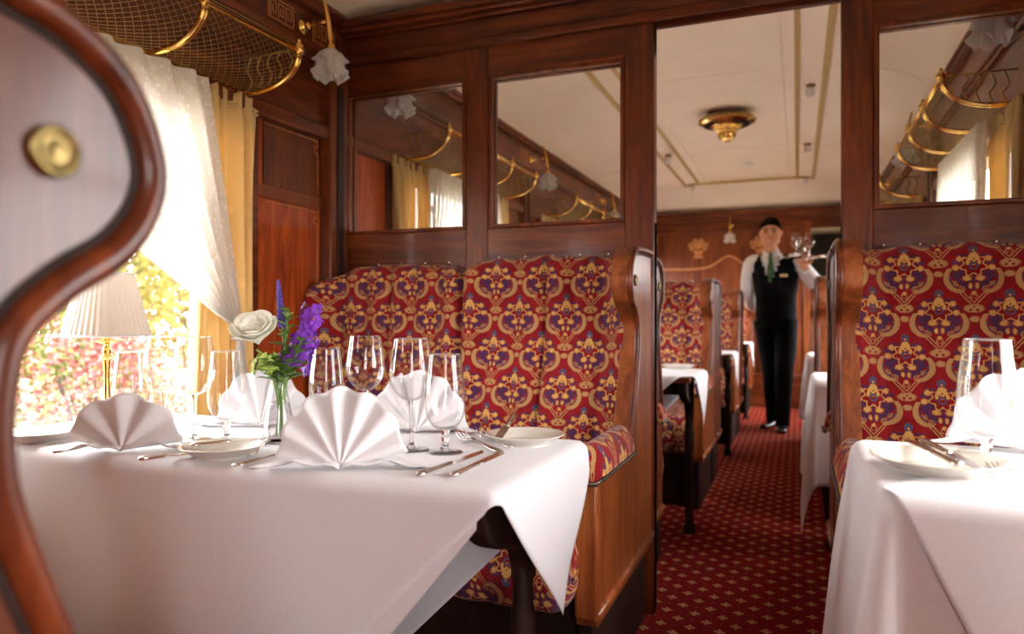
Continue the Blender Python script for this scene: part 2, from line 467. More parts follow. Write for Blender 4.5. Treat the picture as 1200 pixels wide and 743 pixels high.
def zc(x, y):
    h = .545
    a = min(1, abs((x - CX) / 1.13)); f = (1 - a ** 3.2) ** .5 if a < 1 else 0
    g = 1
    d = Y1 - y
    if d < .55: g = (1 - (1 - max(0, d) / .55) ** 2.4) ** .5
    if y <= 2.30 and 2.30 - y < .55: g = (1 - (1 - max(0, 2.30 - y) / .55) ** 2.4) ** .5
    return 2.07 + .26 * min(f, 1) * g
rows = []
ys = [Y0 + i * .25 for i in range(15)] + [1.75 + .55 * i / 14 for i in range(15)] + [2.305] + [2.5 + i * .25 for i in range(20)] + [Y1 - .55 + .55 * i / 14 for i in range(15)]
for y in ys:
    rows.append([(CX - 1.13 * cos(pi * i / 48), y, zc(CX - 1.13 * cos(pi * i / 48), y)) for i in range(49)])
ce = MB().grid(rows).obj('ceiling', M['ceil'], smooth=True); struct(ce)
so = ce.modifiers.new('solid', 'SOLIDIFY'); so.thickness = .03; so.offset = 1
# ceiling ribs and the gold-lined panel border
rb = MB()
for y in (.35, 4.22, 6.12):
    rb.tube([(x_, y, zc(x_, y) - .001) for x_ in [CX - 1.1 + 2.2 * i / 40 for i in range(41)]], .003, 6)
rb.obj('ceiling_rib', M['ceil'], ce, smooth=True)
def czs(x, w): return zc(x, 3) - .004
for nm, xs, w in (('ceiling_moulding', (-1.08, .146), .016), ('ceiling_moulding', (-.94, .0), .013)):
    for x_ in xs:
        b_ = MB(); zz = zc(x_, 3)
        
        for p0, p1 in ((-1.9, 1.62), (2.5, 7.62)): b_.box(x_ - w, x_ + w, p0, p1, zz - .010, zz + .01); b_.box(x_ - w * .4, x_ + w * .4, p0, p1, zz - .016, zz)
        b_.obj(nm, M['goldpaint'], ce, smooth=False)
b_ = MB(); b_.box(-1.08, .146, 7.53, 7.555, 2.300, 2.325)
b_.box(-1.08, .146, 1.60, 1.62, 2.300, 2.325); b_.obj('ceiling_moulding', M['goldpaint'], ce, smooth=False)
for x_ in (-.86, -.08):
    MB().tube([(x_, 2.5, zc(x_, 3)), (x_, 7.4, zc(x_, 3))], .008, 8).obj('ceiling_bead', M['ceil'], ce)

# side walls with window openings ---------------------------------
def side_wall(s, name):
    X0 = XL if s < 0 else XR
    def bx(b, d0, d1, y0, y1, z0, z1):      # d measured from the wall plane into the room
        a, c = (X0 - s * d0, X0 - s * d1); b.box(min(a, c), max(a, c), y0, y1, z0, z1)
    w = MB()
    bx(w, -.06, 0, Y0, Y1, 0, .66)
    bx(w, -.06, 0, Y0, Y1, 1.62, 2.10)
    ed = [Y0] + [q for p in WIN for q in p] + [Y1]
    for i in range(0, len(ed), 2): bx(w, -.06, 0, ed[i], ed[i + 1], .66, 1.62)
    wall = struct(w.obj(name, M['panel'], smooth=False))
    # cornice and frieze
    c = MB(); bx(c, 0, .030, Y0, Y1, 1.905, 2.03); c.obj('frieze', M['mahog_y'], wall, bevel=.003)
    c = MB(); bx(c, 0, .058, Y0, Y1, 2.03, 2.05); bx(c, 0, .072, Y0, Y1, 2.045, 2.062); bx(c, 0, .05, Y0, Y1, 2.06, 2.085)
    c.obj('cornice', M['mahog_y'], wall, bevel=.006)
    c = MB(); bx(c, 0, .045, Y0, Y1, 1.885, 1.910); bx(c, 0, .035, Y0, Y1, 1.868, 1.888); c.obj('picture_rail', M['mahog_y'], wall, bevel=.006)
    c = MB(); bx(c, 0, .018, Y0, Y1, 1.645, 1.87); c.obj('rack_board', M['mahog_y'], wall, smooth=False)
    c = MB(); bx(c, 0, .04, Y0, Y1, 1.60, 1.648); c.obj('picture_rail', M['mahog_y'], wall, bevel=.006)
    for i, (a, b) in enumerate(WIN):
        f = MB()
        bx(f, -.05, .012, a - .03, a + .02, .64, 1.60); bx(f, -.05, .012, b - .02, b + .03, .64, 1.60)
        bx(f, -.05, .012, a, b, 1.56, 1.62)
        fr = f.obj('window_%d' % (i + 1 + (5 if s > 0 else 0)), M['mahog_y'], smooth=False, bevel=.003); struct(fr)
        f = MB(); bx(f, -.06, .05, a - .05, b + .05, .640, .672); f.obj('window_sill', M['mahog_y'], fr, bevel=.006)
        f = MB(); bx(f, -.045, -.04, a + .02, b - .02, .67, 1.56); f.obj('pane', M['pane'], fr, smooth=False)
        f = MB(); bx(f, -.05, -.035, a, b, 1.27, 1.30); f.obj('glazing_bar', M['mahog_y'], fr, bevel=.003)
    # pier posts and inlaid panels
    ps = [(WIN[i][1], WIN[i + 1][0]) for i in range(4)] + [(WIN[4][1], Y1)]
    for a, b in ps:
        for yy in ((2.225,) if abs(a - 1.81) < .01 else ((a + b) / 2,)):
            q = MB(); bx(q, 0, .05, yy - .055, yy + .055, .05, 1.885); q.obj('pilaster', M['mahog'], wall, bevel=.008)
            q = MB(); bx(q, .05, .056, yy - .018, yy + .018, .3, 1.80); q.obj('pilaster_strip', M['dark'], wall, bevel=.002)
        lo, hi = a + .06, (2.165 if abs(a - 1.81) < .01 else (a + b) / 2 - .06)
        if hi - lo > .15:
            q = MB(); bx(q, 0, .010, lo - .05, hi + .02, 1.345, 1.385); q.obj('wall_band', M['endwood'], wall, bevel=.003)
            q = MB(); bx(q, 0, .006, lo, hi, 1.39, 1.60); q.obj('wall_panel', M['mahog'], wall, smooth=False)
            # inlaid stringing with stepped corners
            def key(z0, z1, up):
                e = .0065; t_ = MB(); a0 = X0 - s * .0065; st = .022
                def ln(y0_, z0_, y1_, z1_): t_.box(min(a0, a0 + s * .003), max(a0, a0 + s * .003), min(y0_, y1_) - .0015, max(y0_, y1_) + .0015, min(z0_, z1_) - .0015, max(z0_, z1_) + .0015)
                ln(hi - .012, z0, hi - .012, z1 - st * 2) ; ln(hi - .012, z1 - st * 2, hi - .012 - st, z1 - st * 2)
                ln(hi - .012 - st, z1 - st * 2, hi - .012 - st, z1 - st); ln(hi - .012 - st, z1 - st, hi - .012, z1 - st); ln(hi - .012, z1 - st, hi - .012, z1)
                ln(hi - .012, z1, lo, z1)
                t_.obj('inlay_line', M['inlay'], wall, smooth=False)
            key(.72, 1.335, 1); key(1.40, 1.59, 1)
    return wall
wallL = side_wall(-1, 'wall_left'); wallR = side_wall(1, 'wall_right')

# greek key inlay either side of each sconce on the frieze
def greek(s, yc, wall):
    X0 = XL if s < 0 else XR; xf = X0 - s * .0315
    for dy in (-.115, .115):
        t_ = MB()
        def ln(pts):
            for (a, b), (c, d) in zip(pts, pts[1:]):
                t_.box(min(xf, xf + s * .003), max(xf, xf + s * .003), yc + dy + min(a, c) - .002, yc + dy + max(a, c) + .002, 1.968 + min(b, d) - .002, 1.968 + max(b, d) + .002)
        L, H = .062, .034
        ln([(-L, -H), (L, -H), (L, H), (-L, H), (-L, -H)])
        for k in (-1, 0, 1):
            o = k * .038
            ln([(o - .014, -H + .008), (o - .014, H - .012), (o + .012, H - .012), (o + .012, -H + .020), (o - .003, -H + .020), (o - .003, H - .026)])
        t_.obj('inlay_key', M['inlay'], wall, smooth=False)
SC_L = [2.04, 2.50, 4.32, 6.10]; SC_R = [2.04, 2.50, 4.32, 6.10]
for y in SC_L: greek(-1, y, wallL)
for y in SC_R: greek(1, y, wallR)

# end walls ----------------------------------------------------------
b = MB(); b.box(XL, .12, Y1, Y1 + .05, 0, 2.42); b.box(.12, .44, Y1, Y1 + .05, 1.93, 2.42); b.box(.44, XR, Y1, Y1 + .05, 0, 2.42)
wb = struct(b.obj('wall_back', M['endwood'], smooth=False))
b = MB(); b.box(XL, XR, Y1 - .05, Y1, 1.97, 2.03); b.box(XL, XR, Y1 - .07, Y1, 2.025, 2.075); b.box(XL, XR, Y1 - .02, Y1, 1.86, 1.97); b.obj('cornice', M['mahog_x'], wb, bevel=.006)
b = MB(); b.box(XL, .06, Y1 - .02, Y1, 0, .32); b.box(XL, .06, Y1 - .03, Y1, .32, .35); b.obj('dado', M['mahog_x'], wb, bevel=.005)
for x_ in (.06, .44):
    MB().box(x_, x_ + .07, Y1 - .03, Y1 + .06, 0, 1.93).obj('door_jamb', M['side'] if x_ < .1 else M['mahog'], wb, bevel=.006)
for x_ in (-1.0, -.36):
    MB().box(x_ - .03, x_ + .03, Y1 - .012, Y1, .35, 1.86).obj('wall_stile', M['mahog'], wb, bevel=.004)
# marquetry: two urns of flowers and the curving stringing under them
def urn(cx, cz, k=1.0):
    y = Y1 - .015; b = MB()
    b.prism([(cx + k * a, cz + k * c) for a, c in ((-.055, -.03), (-.035, -.085), (.035, -.085), (.055, -.03))], y, y + .004, 'y')
    b.prism([(cx + k * a, cz + k * c) for a, c in ((-.05, -.09), (.05, -.09), (.05, -.115), (-.05, -.115))], y, y + .004, 'y')
    for i in range(9):
        a = radians(8 + 20.5 * i); R = .07 + .022 * (i % 2); px_, pz_ = cx + k * R * cos(a), cz + k * (-.015 + R * sin(a)); r_ = .026
        b.prism([(px_ + k * (r_ + .006 * (j % 2)) * cos(2 * pi * j / 12), pz_ + k * (r_ + .006 * (j % 2)) * sin(2 * pi * j / 12)) for j in range(12)], y, y + .004, 'y')
    b.prism([(cx + k * .045 * cos(2 * pi * j / 12), cz + k * (.02 + .04 * sin(2 * pi * j / 12))) for j in range(12)], y - .001, y + .004, 'y')
    b.obj('urn_inlay', M['inlay'], wb, smooth=False)
urn(-1.00, 1.70); urn(-.36, 1.70)
path = cat([(-1.5, Y1 - .014, 1.47), (-1.02, Y1 - .014, 1.47), (-.86, Y1 - .014, 1.50), (-.68, Y1 - .014, 1.60), (-.50, Y1 - .014, 1.50), (-.30, Y1 - .014, 1.47), (.05, Y1 - .014, 1.47)])
MB().tube(path, .011, 6).obj('inlay_line', M['inlay'], wb)
b = MB(); b.box(XL, XR, Y0 - .05, Y0, 0, 2.42); struct(b.obj('wall_front', M['mahog'], smooth=False))
b = MB(); b.box(-.30, -.24, Y1 + .05, Y1 + 1.25, 0, 2.2); b.box(.62, .68, Y1 + .05, Y1 + 1.25, 0, 2.2); b.box(-.3, .68, Y1 + 1.2, Y1 + 1.25, 0, 2.2)
vb = struct(b.obj('wall_vestibule', M['grey'], smooth=False))
MB().box(-.24, .62, Y1 + .05, Y1 + 1.2, 1.925, 1.95).obj('vestibule_ceiling', M['ceil'], vb, smooth=False)

# glazed partition ---------------------------------------------------
PA, PB = 2.30, 2.35
def partition(name, x0, x1, posts, panes, gmat):
    b = MB(); zb, zt = 1.265, 1.80
    b.box(x0, x1, PA, PB, 0, zb)
    b.box(x0, x1, PA, PB, zt, 1.925)
    w = struct(b.obj(name, M['mahog_x'], smooth=False, bevel=.003))
    for a, c in posts: MB().box(a, c, PA - .004, PB + .004, 0, 1.92).obj('post', M['mahog'], w, bevel=.006)
    for a, c in panes:
        m_ = MB(); e = .014
        for y_ in ((PA - .004, PA + .02), (PB - .02, PB + .004)):
            m_.box(a, a + e, *y_, zb, zt); m_.box(c - e, c, *y_, zb, zt); m_.box(a, c, *y_, zb, zb + e); m_.box(a, c, *y_, zt - e, zt)
        m_.obj('bead', M['mahog'], w, bevel=.004)
        MB().box(a, c, 2.323, 2.327, zb, zt).obj('pane', M['pane'], w, smooth=False)
    return w
pL = partition('wall_partition', XL, -.426, [(XL, -1.592), (-1.092, -1.004), (-.522, -.426)], [(-1.592, -1.092), (-1.004, -.522)], M['pane'])
pR = partition('wall_partition', .120, XR, [(.120, .205), (.655, XR)], [(.205, .655)], M['pane'])
b = MB(); b.box(XL, XR, PA + .006, PB - .006, 1.925, 2.10)
n_ = 40; xs = [XL + (XR - XL) * i / n_ for i in range(n_ + 1)]
b.prism([(XL, 2.06)] + [(x_, zc(x_, 3) + .012) for x_ in xs] + [(XR, 2.06)], PA + .006, PB - .006, 'y')
hd = struct(b.obj('wall_partition', M['mahog_x'], smooth=False))
for y_ in (-1, 1):
    f = PA if y_ < 0 else PB
    def bb(B, d, z0, z1): B.box(XL, XR, min(f, f + y_ * d), max(f, f + y_ * d), z0, z1)
    c = MB(); bb(c, .022, 1.900, 1.932); bb(c, .014, 1.93, 2.0); bb(c, .030, 1.998, 2.012); bb(c, .055, 2.010, 2.028); bb(c, .07, 2.026, 2.048); bb(c, .045, 2.046, 2.066)
    c.obj('cornice', M['mahog_x'], hd, bevel=.005)
struct(MB().box(XL, XL + .04, 2.2, PB, .0, .09).obj('trim_1', M['dark'], smooth=False))

# ================================================================== seats
ZS = .47
def backrest(W, ncell):
    b = MB(); nx = max(12, int(W / .011)); rows = []; uvs = []
    cw = W / ncell; nch = 6
    for i in range(nx + 1):
        x = W * i / nx; s = (x / cw) % 1.0
        if i == nx: s = 1.0
        if i == 0: s = 0.0
        sd = min(s, 1 - s)
        top = 1.158 - .006 * (1 - sm(.3, .5, sd))
        k_ = x / W          # 0 at the aisle, 1 at the wall
        top -= .058 * (1 - sm(0, .15, W - x))
        top -= .016 * (1 - sm(0, .16, x))
        if ncell > 1: top -= .026 * (1 - sm(0, .11, abs(x - cw))) + .014 * (k_ > .5)
        ede = min(x, W - x); mid = min(abs(x - cw * k) for k in range(1, ncell)) if ncell > 1 else 9
        if ede < .05 and x > .3: top -= .05 * (1 - sqrt(max(0, 1 - (1 - ede / .05) ** 2)))
        if mid < .03: top -= .012 * (1 - mid / .03)
        def front(z):
            base = .215 - .085 * sm(.45, 1.1, z)
            hz = sm(.62, .98, z)
            wing = .11 * exp(-(ede / .055) ** 2) * hz + .045 * exp(-(mid / .07) ** 2) * hz - .030 * exp(-(mid / .018) ** 2) * hz
            belly = .022 * sin(pi * min(1, max(0, (z - .45) / .35)))
            ch = abs(sin(pi * nch * x / cw)); seam = .026 * (1 - ch ** .38)
            return base + wing + belly - seam
        prof = []; zt = top - .045
        for k in range(25):
            z = .40 + (zt - .40) * k / 24; prof.append((front(z), z))
        fr = front(zt)
        for k in range(1, 8):
            a = pi / 2 * k / 7; prof.append((fr - .05 + .05 * cos(a), zt + .045 * sin(a)))
        for k in range(1, 4): prof.append(((fr - .05) * (1 - k / 3), top))
        prof.append((0.0, .98))
        ln = 0; row = []; uu = []
        for k, (d, z) in enumerate(prof):
            if k: ln += sqrt((d - prof[k - 1][0]) ** 2 + (z - prof[k - 1][1]) ** 2)
            row.append((-x, -d, z)); uu.append((x + .03, ln))
        rows.append(row); uvs.append(uu)
    b.grid(rows, uvs=uvs)
    n = len(rows[0])
    for R_ in (0, nx):   # close the ends
        ring = [rows[R_][j] for j in range(n)] + [(rows[R_][0][0], 0, .40)]
        b.add(ring, [tuple(range(len(ring)))], [(p[1], p[2]) for p in ring])
    return b
def cushion(W, D=.78):
    b = MB(); nx = max(12, int(W / .014)); rows = []; uvs = []; r = .045
    for i in range(nx + 1):
        x = W * i / nx; ede = min(x, W - x); e = r * (1 - sqrt(max(0, 1 - (1 - min(1, ede / r)) ** 2)))
        ch = .012 * (1 - abs(sin(pi * x / .098)) ** .45)
        prof = []
        zt = ZS - e; zb = .285 + e; yf = D - e
        for k in range(8): d = .12 + (yf - .07 - .12) * k / 7; prof.append((d, zt + .018 * sin(pi * k / 7) - ch))
        for k in range(1, 8):
            a = pi / 2 * k / 7; prof.append((yf - .07 + (.07 - ch) * sin(a), zt - .07 + (.07 - ch) * cos(a)))
        for k in range(1, 5):
            z = zt - .07 + (zb + .035 - zt + .07) * k / 4; prof.append((yf - ch + .012 * sin(pi * k / 4), z))
        for k in range(1, 5):
            a = pi / 2 * k / 4; prof.append((yf - ch - .035 * (1 - cos(a)), zb + .035 - .035 * sin(a)))
        prof.append((.12, zb))
        ln = 0; row = []; uu = []
        for k, (d, z) in enumerate(prof):
            if k: ln += sqrt((d - prof[k - 1][0]) ** 2 + (z - prof[k - 1][1]) ** 2)
            row.append((-x, -d, z)); uu.append((x + .02, ln))
        rows.append(row); uvs.append(uu)
    b.grid(rows, uvs=uvs); n = len(rows[0])
    for R_ in (0, nx): b.add(rows[R_], [tuple(range(n))], [(p[1], p[2]) for p in rows[R_]])
    return b
HEAD = [(.34, .60), (.305, .66), (.265, .757), (.234, .842), (.227, .884), (.229, .92), (.237, .946), (.265, .972), (.302, .996), (.328, 1.03), (.334, 1.07), (.313, 1.118), (.276, 1.147), (.225, 1.162), (.12, 1.168), (0, 1.168)]
def make_seat(W, ncell, long_arm, m=1, f=1, label='', group=None):
    """back plane at local y=0, sitting side towards -y*f, aisle side panel at x=0, seat reaching -x*m"""
    t = thing('bench_seat' if ncell > 1 else 'armchair_seat', label, 'seat', group=group)
    S = Matrix.Diagonal((m, f, 1, 1))
    A = .68 if long_arm else .335
    def put(mb, name, mt, par=t, **k):
        mb.xform(S); return mb.obj(name, mt, par, **k)
    put(backrest(W - .03, ncell).xform(Matrix.Translation((-.028, 0, 0))), 'backrest', M['fabric'], smooth=True)
    nm_ = None
    for k in range(1, 6 * ncell):
        if nm_ is None: nm_ = MB().ball((0, 0, 0), .006, n=8, m=6).mesh('nail', M['silver'])
        o = bpy.data.objects.new('nail', nm_); COL.objects.link(o); o.parent = t
        o.location = (m * (-.03 - (W - .03) * k / (6 * ncell)), -.035 * f, (1.158 if k < 3 * ncell or ncell == 1 else 1.146) - (.024 if ncell > 1 and k == 6 else 0) - (.03 if k == 6 * ncell - 1 else 0))
    put(cushion(W - .05, .78 if long_arm else .70).xform(Matrix.Translation((-.035, 0, 0))), 'seat_cushion', M['fabric'], smooth=True)
    put(MB().box(-W, -.04, -.60, 0, .0, .285), 'plinth', M['dark'], smooth=False)
    put(MB().box(-W + .02, -.035, -.035, 0, .28, 1.02), 'back_board', M['mahog'], smooth=False)
    # end panel
    hd_ = cat(HEAD, 4)
    if long_arm: poly = [(0, .25), (-.68, .25), (-.68, .58), (-.66, .60)] + [(-d, z) for d, z in hd_]
    else: poly = [(0, .25), (-.335, .25)] + [(-d, z) for d, z in hd_]
    ep = put(MB().prism(poly, -.044, .006, 'x'), 'end_panel', M['side'] if long_arm else M['polished'], smooth=False, bevel=.002)  # long-arm panels get the tone with sunlight in it, short-arm ones darker wood
    # moulded rim on both faces and dark line inside it
    rim = [(0, -d, z) for d, z in hd_]
    def off(pts, k):
        out = []
        for i, p in enumerate(pts):
            a = Vector(pts[max(0, i - 1)]); c = Vector(pts[min(len(pts) - 1, i + 1)]); d = (c - a); d.normalize()
            out.append((p[0], p[1] + -d.z * k * -1, p[2] + d.y * k * -1))
        return out
    for sx in (.005,):
        put(MB().tube([(sx, p[1] , p[2]) for p in off(rim, .009)], .0115, 10, up=(1, 0, 0)), 'rim', M['mahog'], ep, smooth=True)
        put(MB().tube([(sx, p[1], p[2]) for p in off(rim, .0235)], .0035, 6, up=(1, 0, 0)), 'groove_line', M['dark'], ep, smooth=True)
    put(MB().tube([(.006, 0, .262), (.006, -A, .262)], .011, 8), 'bottom_rail', M['side'], ep, smooth=True)
    put(MB().box(-.044, .010, -A, 0, .235, .262), 'bottom_rail', M['side'], ep, bevel=.004)
    if long_arm:
        put(MB().box(-.046, .012, -.69, -.655, .25, .585), 'front_stile', M['side'], ep, bevel=.008)
        # padded arm
    lo, hi = (.345, .705) if long_arm else (.215, .345)
    b = MB(); rows = []; uvs = []
    for i in range(17):
        q = i / 16; y = -(lo + (hi - lo) * q)
        e = min(1, (1 - q) * (hi - lo) / .045); k = sqrt(max(0, 1 - (1 - e) ** 2)) if e < 1 else 1
        k = max(k, .02); row = []; uu = []
        for j in range(21):
            a = pi * 1.18 * (j / 20) - pi * .09
            rw = (.042) * (.55 + .45 * k); row.append((-.018 + rw * cos(a), y, .592 + (.066 * k) * max(-.12, sin(a)) - .014 * (q > .8) * (q - .8) * 5)); uu.append((y * -1, .13 * j / 20))
        rows.append(row); uvs.append(uu)
    b.grid(rows, uvs=uvs, closed=False); b.add(rows[-1], [tuple(range(21))], [(p[0], p[2]) for p in rows[-1]]); b.add(rows[0], [tuple(range(21))], [(p[0], p[2]) for p in rows[0]])
    ap = put(b, 'arm_pad', M['fabric'], smooth=True)
    b = MB(); b.tube([(.022, -lo, .583), (.022, -hi + .02, .583), (.014, -hi - .002, .575), (-.046, -hi - .002, .575), (-.058, -hi + .02, .583)], .0055, 6)
    for k in range(22):
        y = -(lo + (hi - lo) * k / 21 * .95); b.ball((.027, y, .584), .0045, n=6, m=4)
    put(b, 'nail_strip', M['trim'], ap, smooth=True)
    # brass button
    for sx in (1,):
        b = MB().lathe([(0, 0), (.015, .0), (.0165, .002), (.0165, .0045), (.0125, .0055), (.0115, .0035), (.006, .005), (0, .006)], n=24)
        b.xform(Matrix.Translation((sx * .006, -.252, 1.062)) @ Matrix.Rotation(sx * pi / 2, 4, 'Y')); put(b, 'brass_button', M['button'], ep, smooth=True)
    put(MB().box(-.045, -.014, -A + .03, -.02, .0, .25), 'foot_rail', M['dark'], smooth=False)
    return t
XA = -.439; WL = XA - XL - .004
XB = .107; WR = XR - XB - .004
seats = {}
seats['LB'] = make_seat(WL, 2, True, 1, 1, 'red and gold damask double bench seat facing the laid window table, against the glazed partition', 'double bench seats along the window side')
seats['LB'].location = (XA, 2.296, 0)
seats['LF'] = make_seat(WL, 2, False, 1, -1, 'dark wood seat end with brass button, out of focus and closest to the camera', 'double bench seats along the window side')
seats['LF'].location = (XA + .003, .056, 0)
seats['RB'] = make_seat(WR, 1, True, -1, 1, 'red and gold damask single seat behind the big goblet table, against the glazed partition', 'single seats across the aisle')
seats['RB'].location = (XB, 2.296, 0)
seats['RF'] = make_seat(WR, 1, False, -1, -1, 'single damask seat just behind the single-seat glazed partition, only its armrest showing', 'single seats across the aisle')
seats['RF'].location = (XB, 2.355, 0)
G1 = 'double bench seats along the window side'; G2 = 'single seats across the aisle'
dup(seats['LF'], 'double bench backing onto the partition from beyond, its red arm pad showing at the aisle', (XA - .026, 2.355, 0), group=G1)
dup(seats['LB'], 'damask double bench seat facing the first table beyond the partition', (XA, 4.20, 0), group=G1)
dup(seats['LF'], 'double bench back to back with the first bench beyond the partition, facing away', (XA, 4.245, 0), group=G1)
dup(seats['LB'], 'damask double bench seat facing the second table beyond the partition', (XA, 6.10, 0), group=G1)
dup(seats['LF'], 'double bench beside the waiter, facing the end wall', (XA, 6.145, 0), group=G1)
dup(seats['LB'], 'damask double bench seat against the carriage end wall', (XA, 7.94, 0), group=G1)
dup(seats['RB'], 'damask single seat seen through the aisle just beside the doorway post', (XB, 4.20, 0), group=G2)
dup(seats['RF'], 'single seat facing away beside the far small table, small dark arm end visible', (XB, 4.245, 0), group=G2)
dup(seats['RB'], 'farthest single damask seat behind the waiter\'s raised elbow', (XB, 6.10, 0), group=G2)

for o in list(bpy.data.objects):      # the bays past the partition are a little shorter
    if o.parent is None and o.name.startswith(('bench_seat', 'armchair_seat')) and o.location.y > 2.33: o.scale = (1, .86, 1)

# ================================================================== tables
def drape(pt, x0, x1, y0, y1, zt, r=.022, flare=.05, folds=0., drop_x0=True):
    X_, Y_ = pt
    cx_ = max(x0, min(x1, X_)); cy_ = max(y0, min(y1, Y_)); dx, dy = X_ - cx_, Y_ - cy_
    L = sqrt(dx * dx + dy * dy)
    if L < 1e-9: return (X_, Y_, zt)
    nx_, ny_ = dx / L, dy / L
    if L < r * pi / 2:
        a = L / r; o = r * sin(a); d = r * (1 - cos(a))
    else:
        o = r; d = r + (L - r * pi / 2)
    corner = abs(nx_ * ny_) * 2
    o += flare * (d ** 1.1) + corner * flare * 1.2 * d
    if folds:
        s_ = cx_ * 1 + cy_ * 1; o += folds * min(1, d / .25) * (1 + sin(s_ * 21 + 1.3 * sin(s_ * 7)) )
    xx = cx_ + nx_ * o
    return (max(XL + .008, min(XR - .006, xx)), cy_ + ny_ * o, zt - d)
def cloth(name, quad, n, rect, zt, flare, folds, m, th=.0015, uvs=False):
    A, B, C_, D_ = [Vector(q) for q in quad]; rows = []
    for i in range(n + 1):
        row = []
        for j in range(n + 1):
            u, v = i / n, j / n
            p = A * (1 - u) * (1 - v) + B * u * (1 - v) + C_ * u * v + D_ * (1 - u) * v
            row.append(drape(p, *rect, zt, flare=flare, folds=folds))
        rows.append(row)
    o = MB().grid(rows).obj(name, m, smooth=True)
    s_ = o.modifiers.new('thickness', 'SOLIDIFY'); s_.thickness = th; s_.offset = -1
    return o
def table_frame(x0, x1, yc, hd2, zt, legx, sgn, label, group):
    t = thing('dining_table', label, 'table', (0, 0, 0), group=group)
    MB().box(x0, x1, yc - hd2, yc + hd2, zt - .028, zt - .004).obj('tabletop', M['mahog_x'], t, bevel=.006)
    MB().box(x0 + .03, x1 - .05, yc - .02, yc + .02, zt - .10, zt - .028).obj('apron', M['dark'], t, bevel=.003)
    # curved bracket carrying the top
    for s in (-1,):
        pts = cat([(yc + s * .012, .50), (yc + s * .022, .54), (yc + s * .055, .575), (yc + s * .13, .592), (yc + s * (hd2 - .03), .625), (yc + s * (hd2 - .01), zt - .028)], 5)
        poly = pts + [(yc + .02, zt - .028), (yc + .02, .50)]
        MB().prism([(a, c) for a, c in poly], legx - .019, legx + .019, 'x').obj('bracket', M['dark'], t, bevel=.006)
    MB().tube([(legx, yc, 0), (legx, yc, .02), (legx, yc, .05), (legx, yc, .36), (legx, yc, .38), (legx, yc, .44), (legx, yc, .46), (legx, yc, zt - .03)], [.026, .026, .018, .017, .023, .023, .018, .018], 12).obj('leg', M['dark'], t)
    return t
ZT = .71
GT = 'window-side dining tables'
GTR = 'small tables across the aisle'
table_frame(-1.60, -.41, 1.17, .222, ZT - .002, -.445, 1, 'dark wooden table under the large laid cloth, curved bracket and leg showing at the corner', GT)
def diamond(yc, name_, label, group, n=120, th=.0015):
    dy = yc - 1.17
    c = cloth('tablecloth', [(-.13, 1.19 + dy), (-1.0, .32 + dy), (-1.87, 1.19 + dy), (-1.0, 2.06 + dy)], n, (-1.598, -.412, .952 + dy, 1.385 + dy), ZT, .03, .004, M['linen'])
    return tag(c, label, 'tablecloth', group)
diamond(1.17, '', 'large white tablecloth under the flower vase, its corner hanging over the aisle edge', 'white tablecloths on the window-side tables')
# under-cloth band seen below the front flap
u = MB(); rows = []
for i in range(61):
    row = []
    for j in range(61):
        X_ = -1.55 + (1.55 - .425) * i / 60; ytop = 1.0; ybot = max(X_, -2.0 - X_ ) + 1.272 - 0.0
        ybot = (X_ + 1.252) if X_ > -1.0 else (-X_ - .728)
        ybot = ybot if False else min(1.0, (1.252 + X_) if X_ <= -.40 else 1.0)
        if X_ < -1.0: ybot = 1.252 - 2.0 - X_ + 0
        Y_ = ytop + (ybot - ytop) * j / 60
        if X_ <= -1.0: Y_ = ytop + (( -.824 - X_ + .0) - ytop) * j / 60 if (-.824 - X_) < ytop else ytop
        else: Y_ = ytop + ((X_ + 1.318 + (X_ + .41) * .24) - ytop) * j / 60
        p = drape((X_, Y_), -1.596, -.414, .954, 1.38, ZT - .003, flare=.03, folds=.004)
        row.append(p)
    rows.append(row)
o = u.grid(rows).obj('under_cloth', M['linen'], smooth=True); tag(o, 'white under-cloth, a narrow band below the sloping hem of the large front tablecloth', 'tablecloth')
for yc, a, b_ in ((3.245, 'bracketed wooden table beyond the partition, leg visible beside a hanging cloth corner', 'white tablecloth on the first window-side table past the partition'),
              (5.14, 'second bracketed table past the partition, half hidden by bench ends', 'white tablecloth on the second window-side table past the partition'),
              (7.025, 'farthest bracketed table, next to the waiter', 'white tablecloth on the farthest window-side table, beside the waiter\'s arm')):
    table_frame(-1.60, -.41, yc, .222, ZT - .002, -.445, 1, a, GT)
    dy = yc - 1.17
    c = cloth('tablecloth', [(-.16, 1.19 + dy), (-1.0, .42 + dy), (-1.87, 1.19 + dy), (-1.0, 2.0 + dy)], 70, (-1.598, -.412, .935 + dy, 1.385 + dy), ZT, .03, .004, M['linen'])
    tag(c, b_, 'tablecloth', 'white tablecloths on the window-side tables')
ZR = .746
for k, (yc, xa, zt, a, b_) in enumerate(((1.19, .09, ZR, 'single-side table under the long cloth with the big goblet', 'long white under-cloth falling to the aisle floor from the goblet table'),
                             (3.245, .055, ZT, 'small table beyond the partition hidden under a long white cloth', 'long white cloth with pointed corners hanging by the aisle past the doorway'),
                             (5.14, .060, ZT, 'farther small table hidden under a white cloth near the waiter', 'farthest long white cloth, hanging beside the waiter\'s legs'))):
    table_frame(xa + .02, .675, yc, .20, zt - .003, xa + .08, 1, a, GTR)
    hy = .205 if k == 0 else .195
    dr = .42 if k else .50
    nn = 90 if k == 0 else 70
    c = cloth('tablecloth', [(xa - dr, yc - hy - dr), (.675, yc - hy - dr), (.675, yc + hy + (.06 if k == 0 else .24)), (xa - dr, yc + hy + (.06 if k == 0 else .24))], nn, (xa + .02, .676, yc - hy, yc + hy), zt - (.0035 if k == 0 else 0), .10 if k == 0 else .035, .007 if k == 0 else .014, M['linen'])
    tag(c, b_, 'tablecloth', 'long white cloths across the aisle')
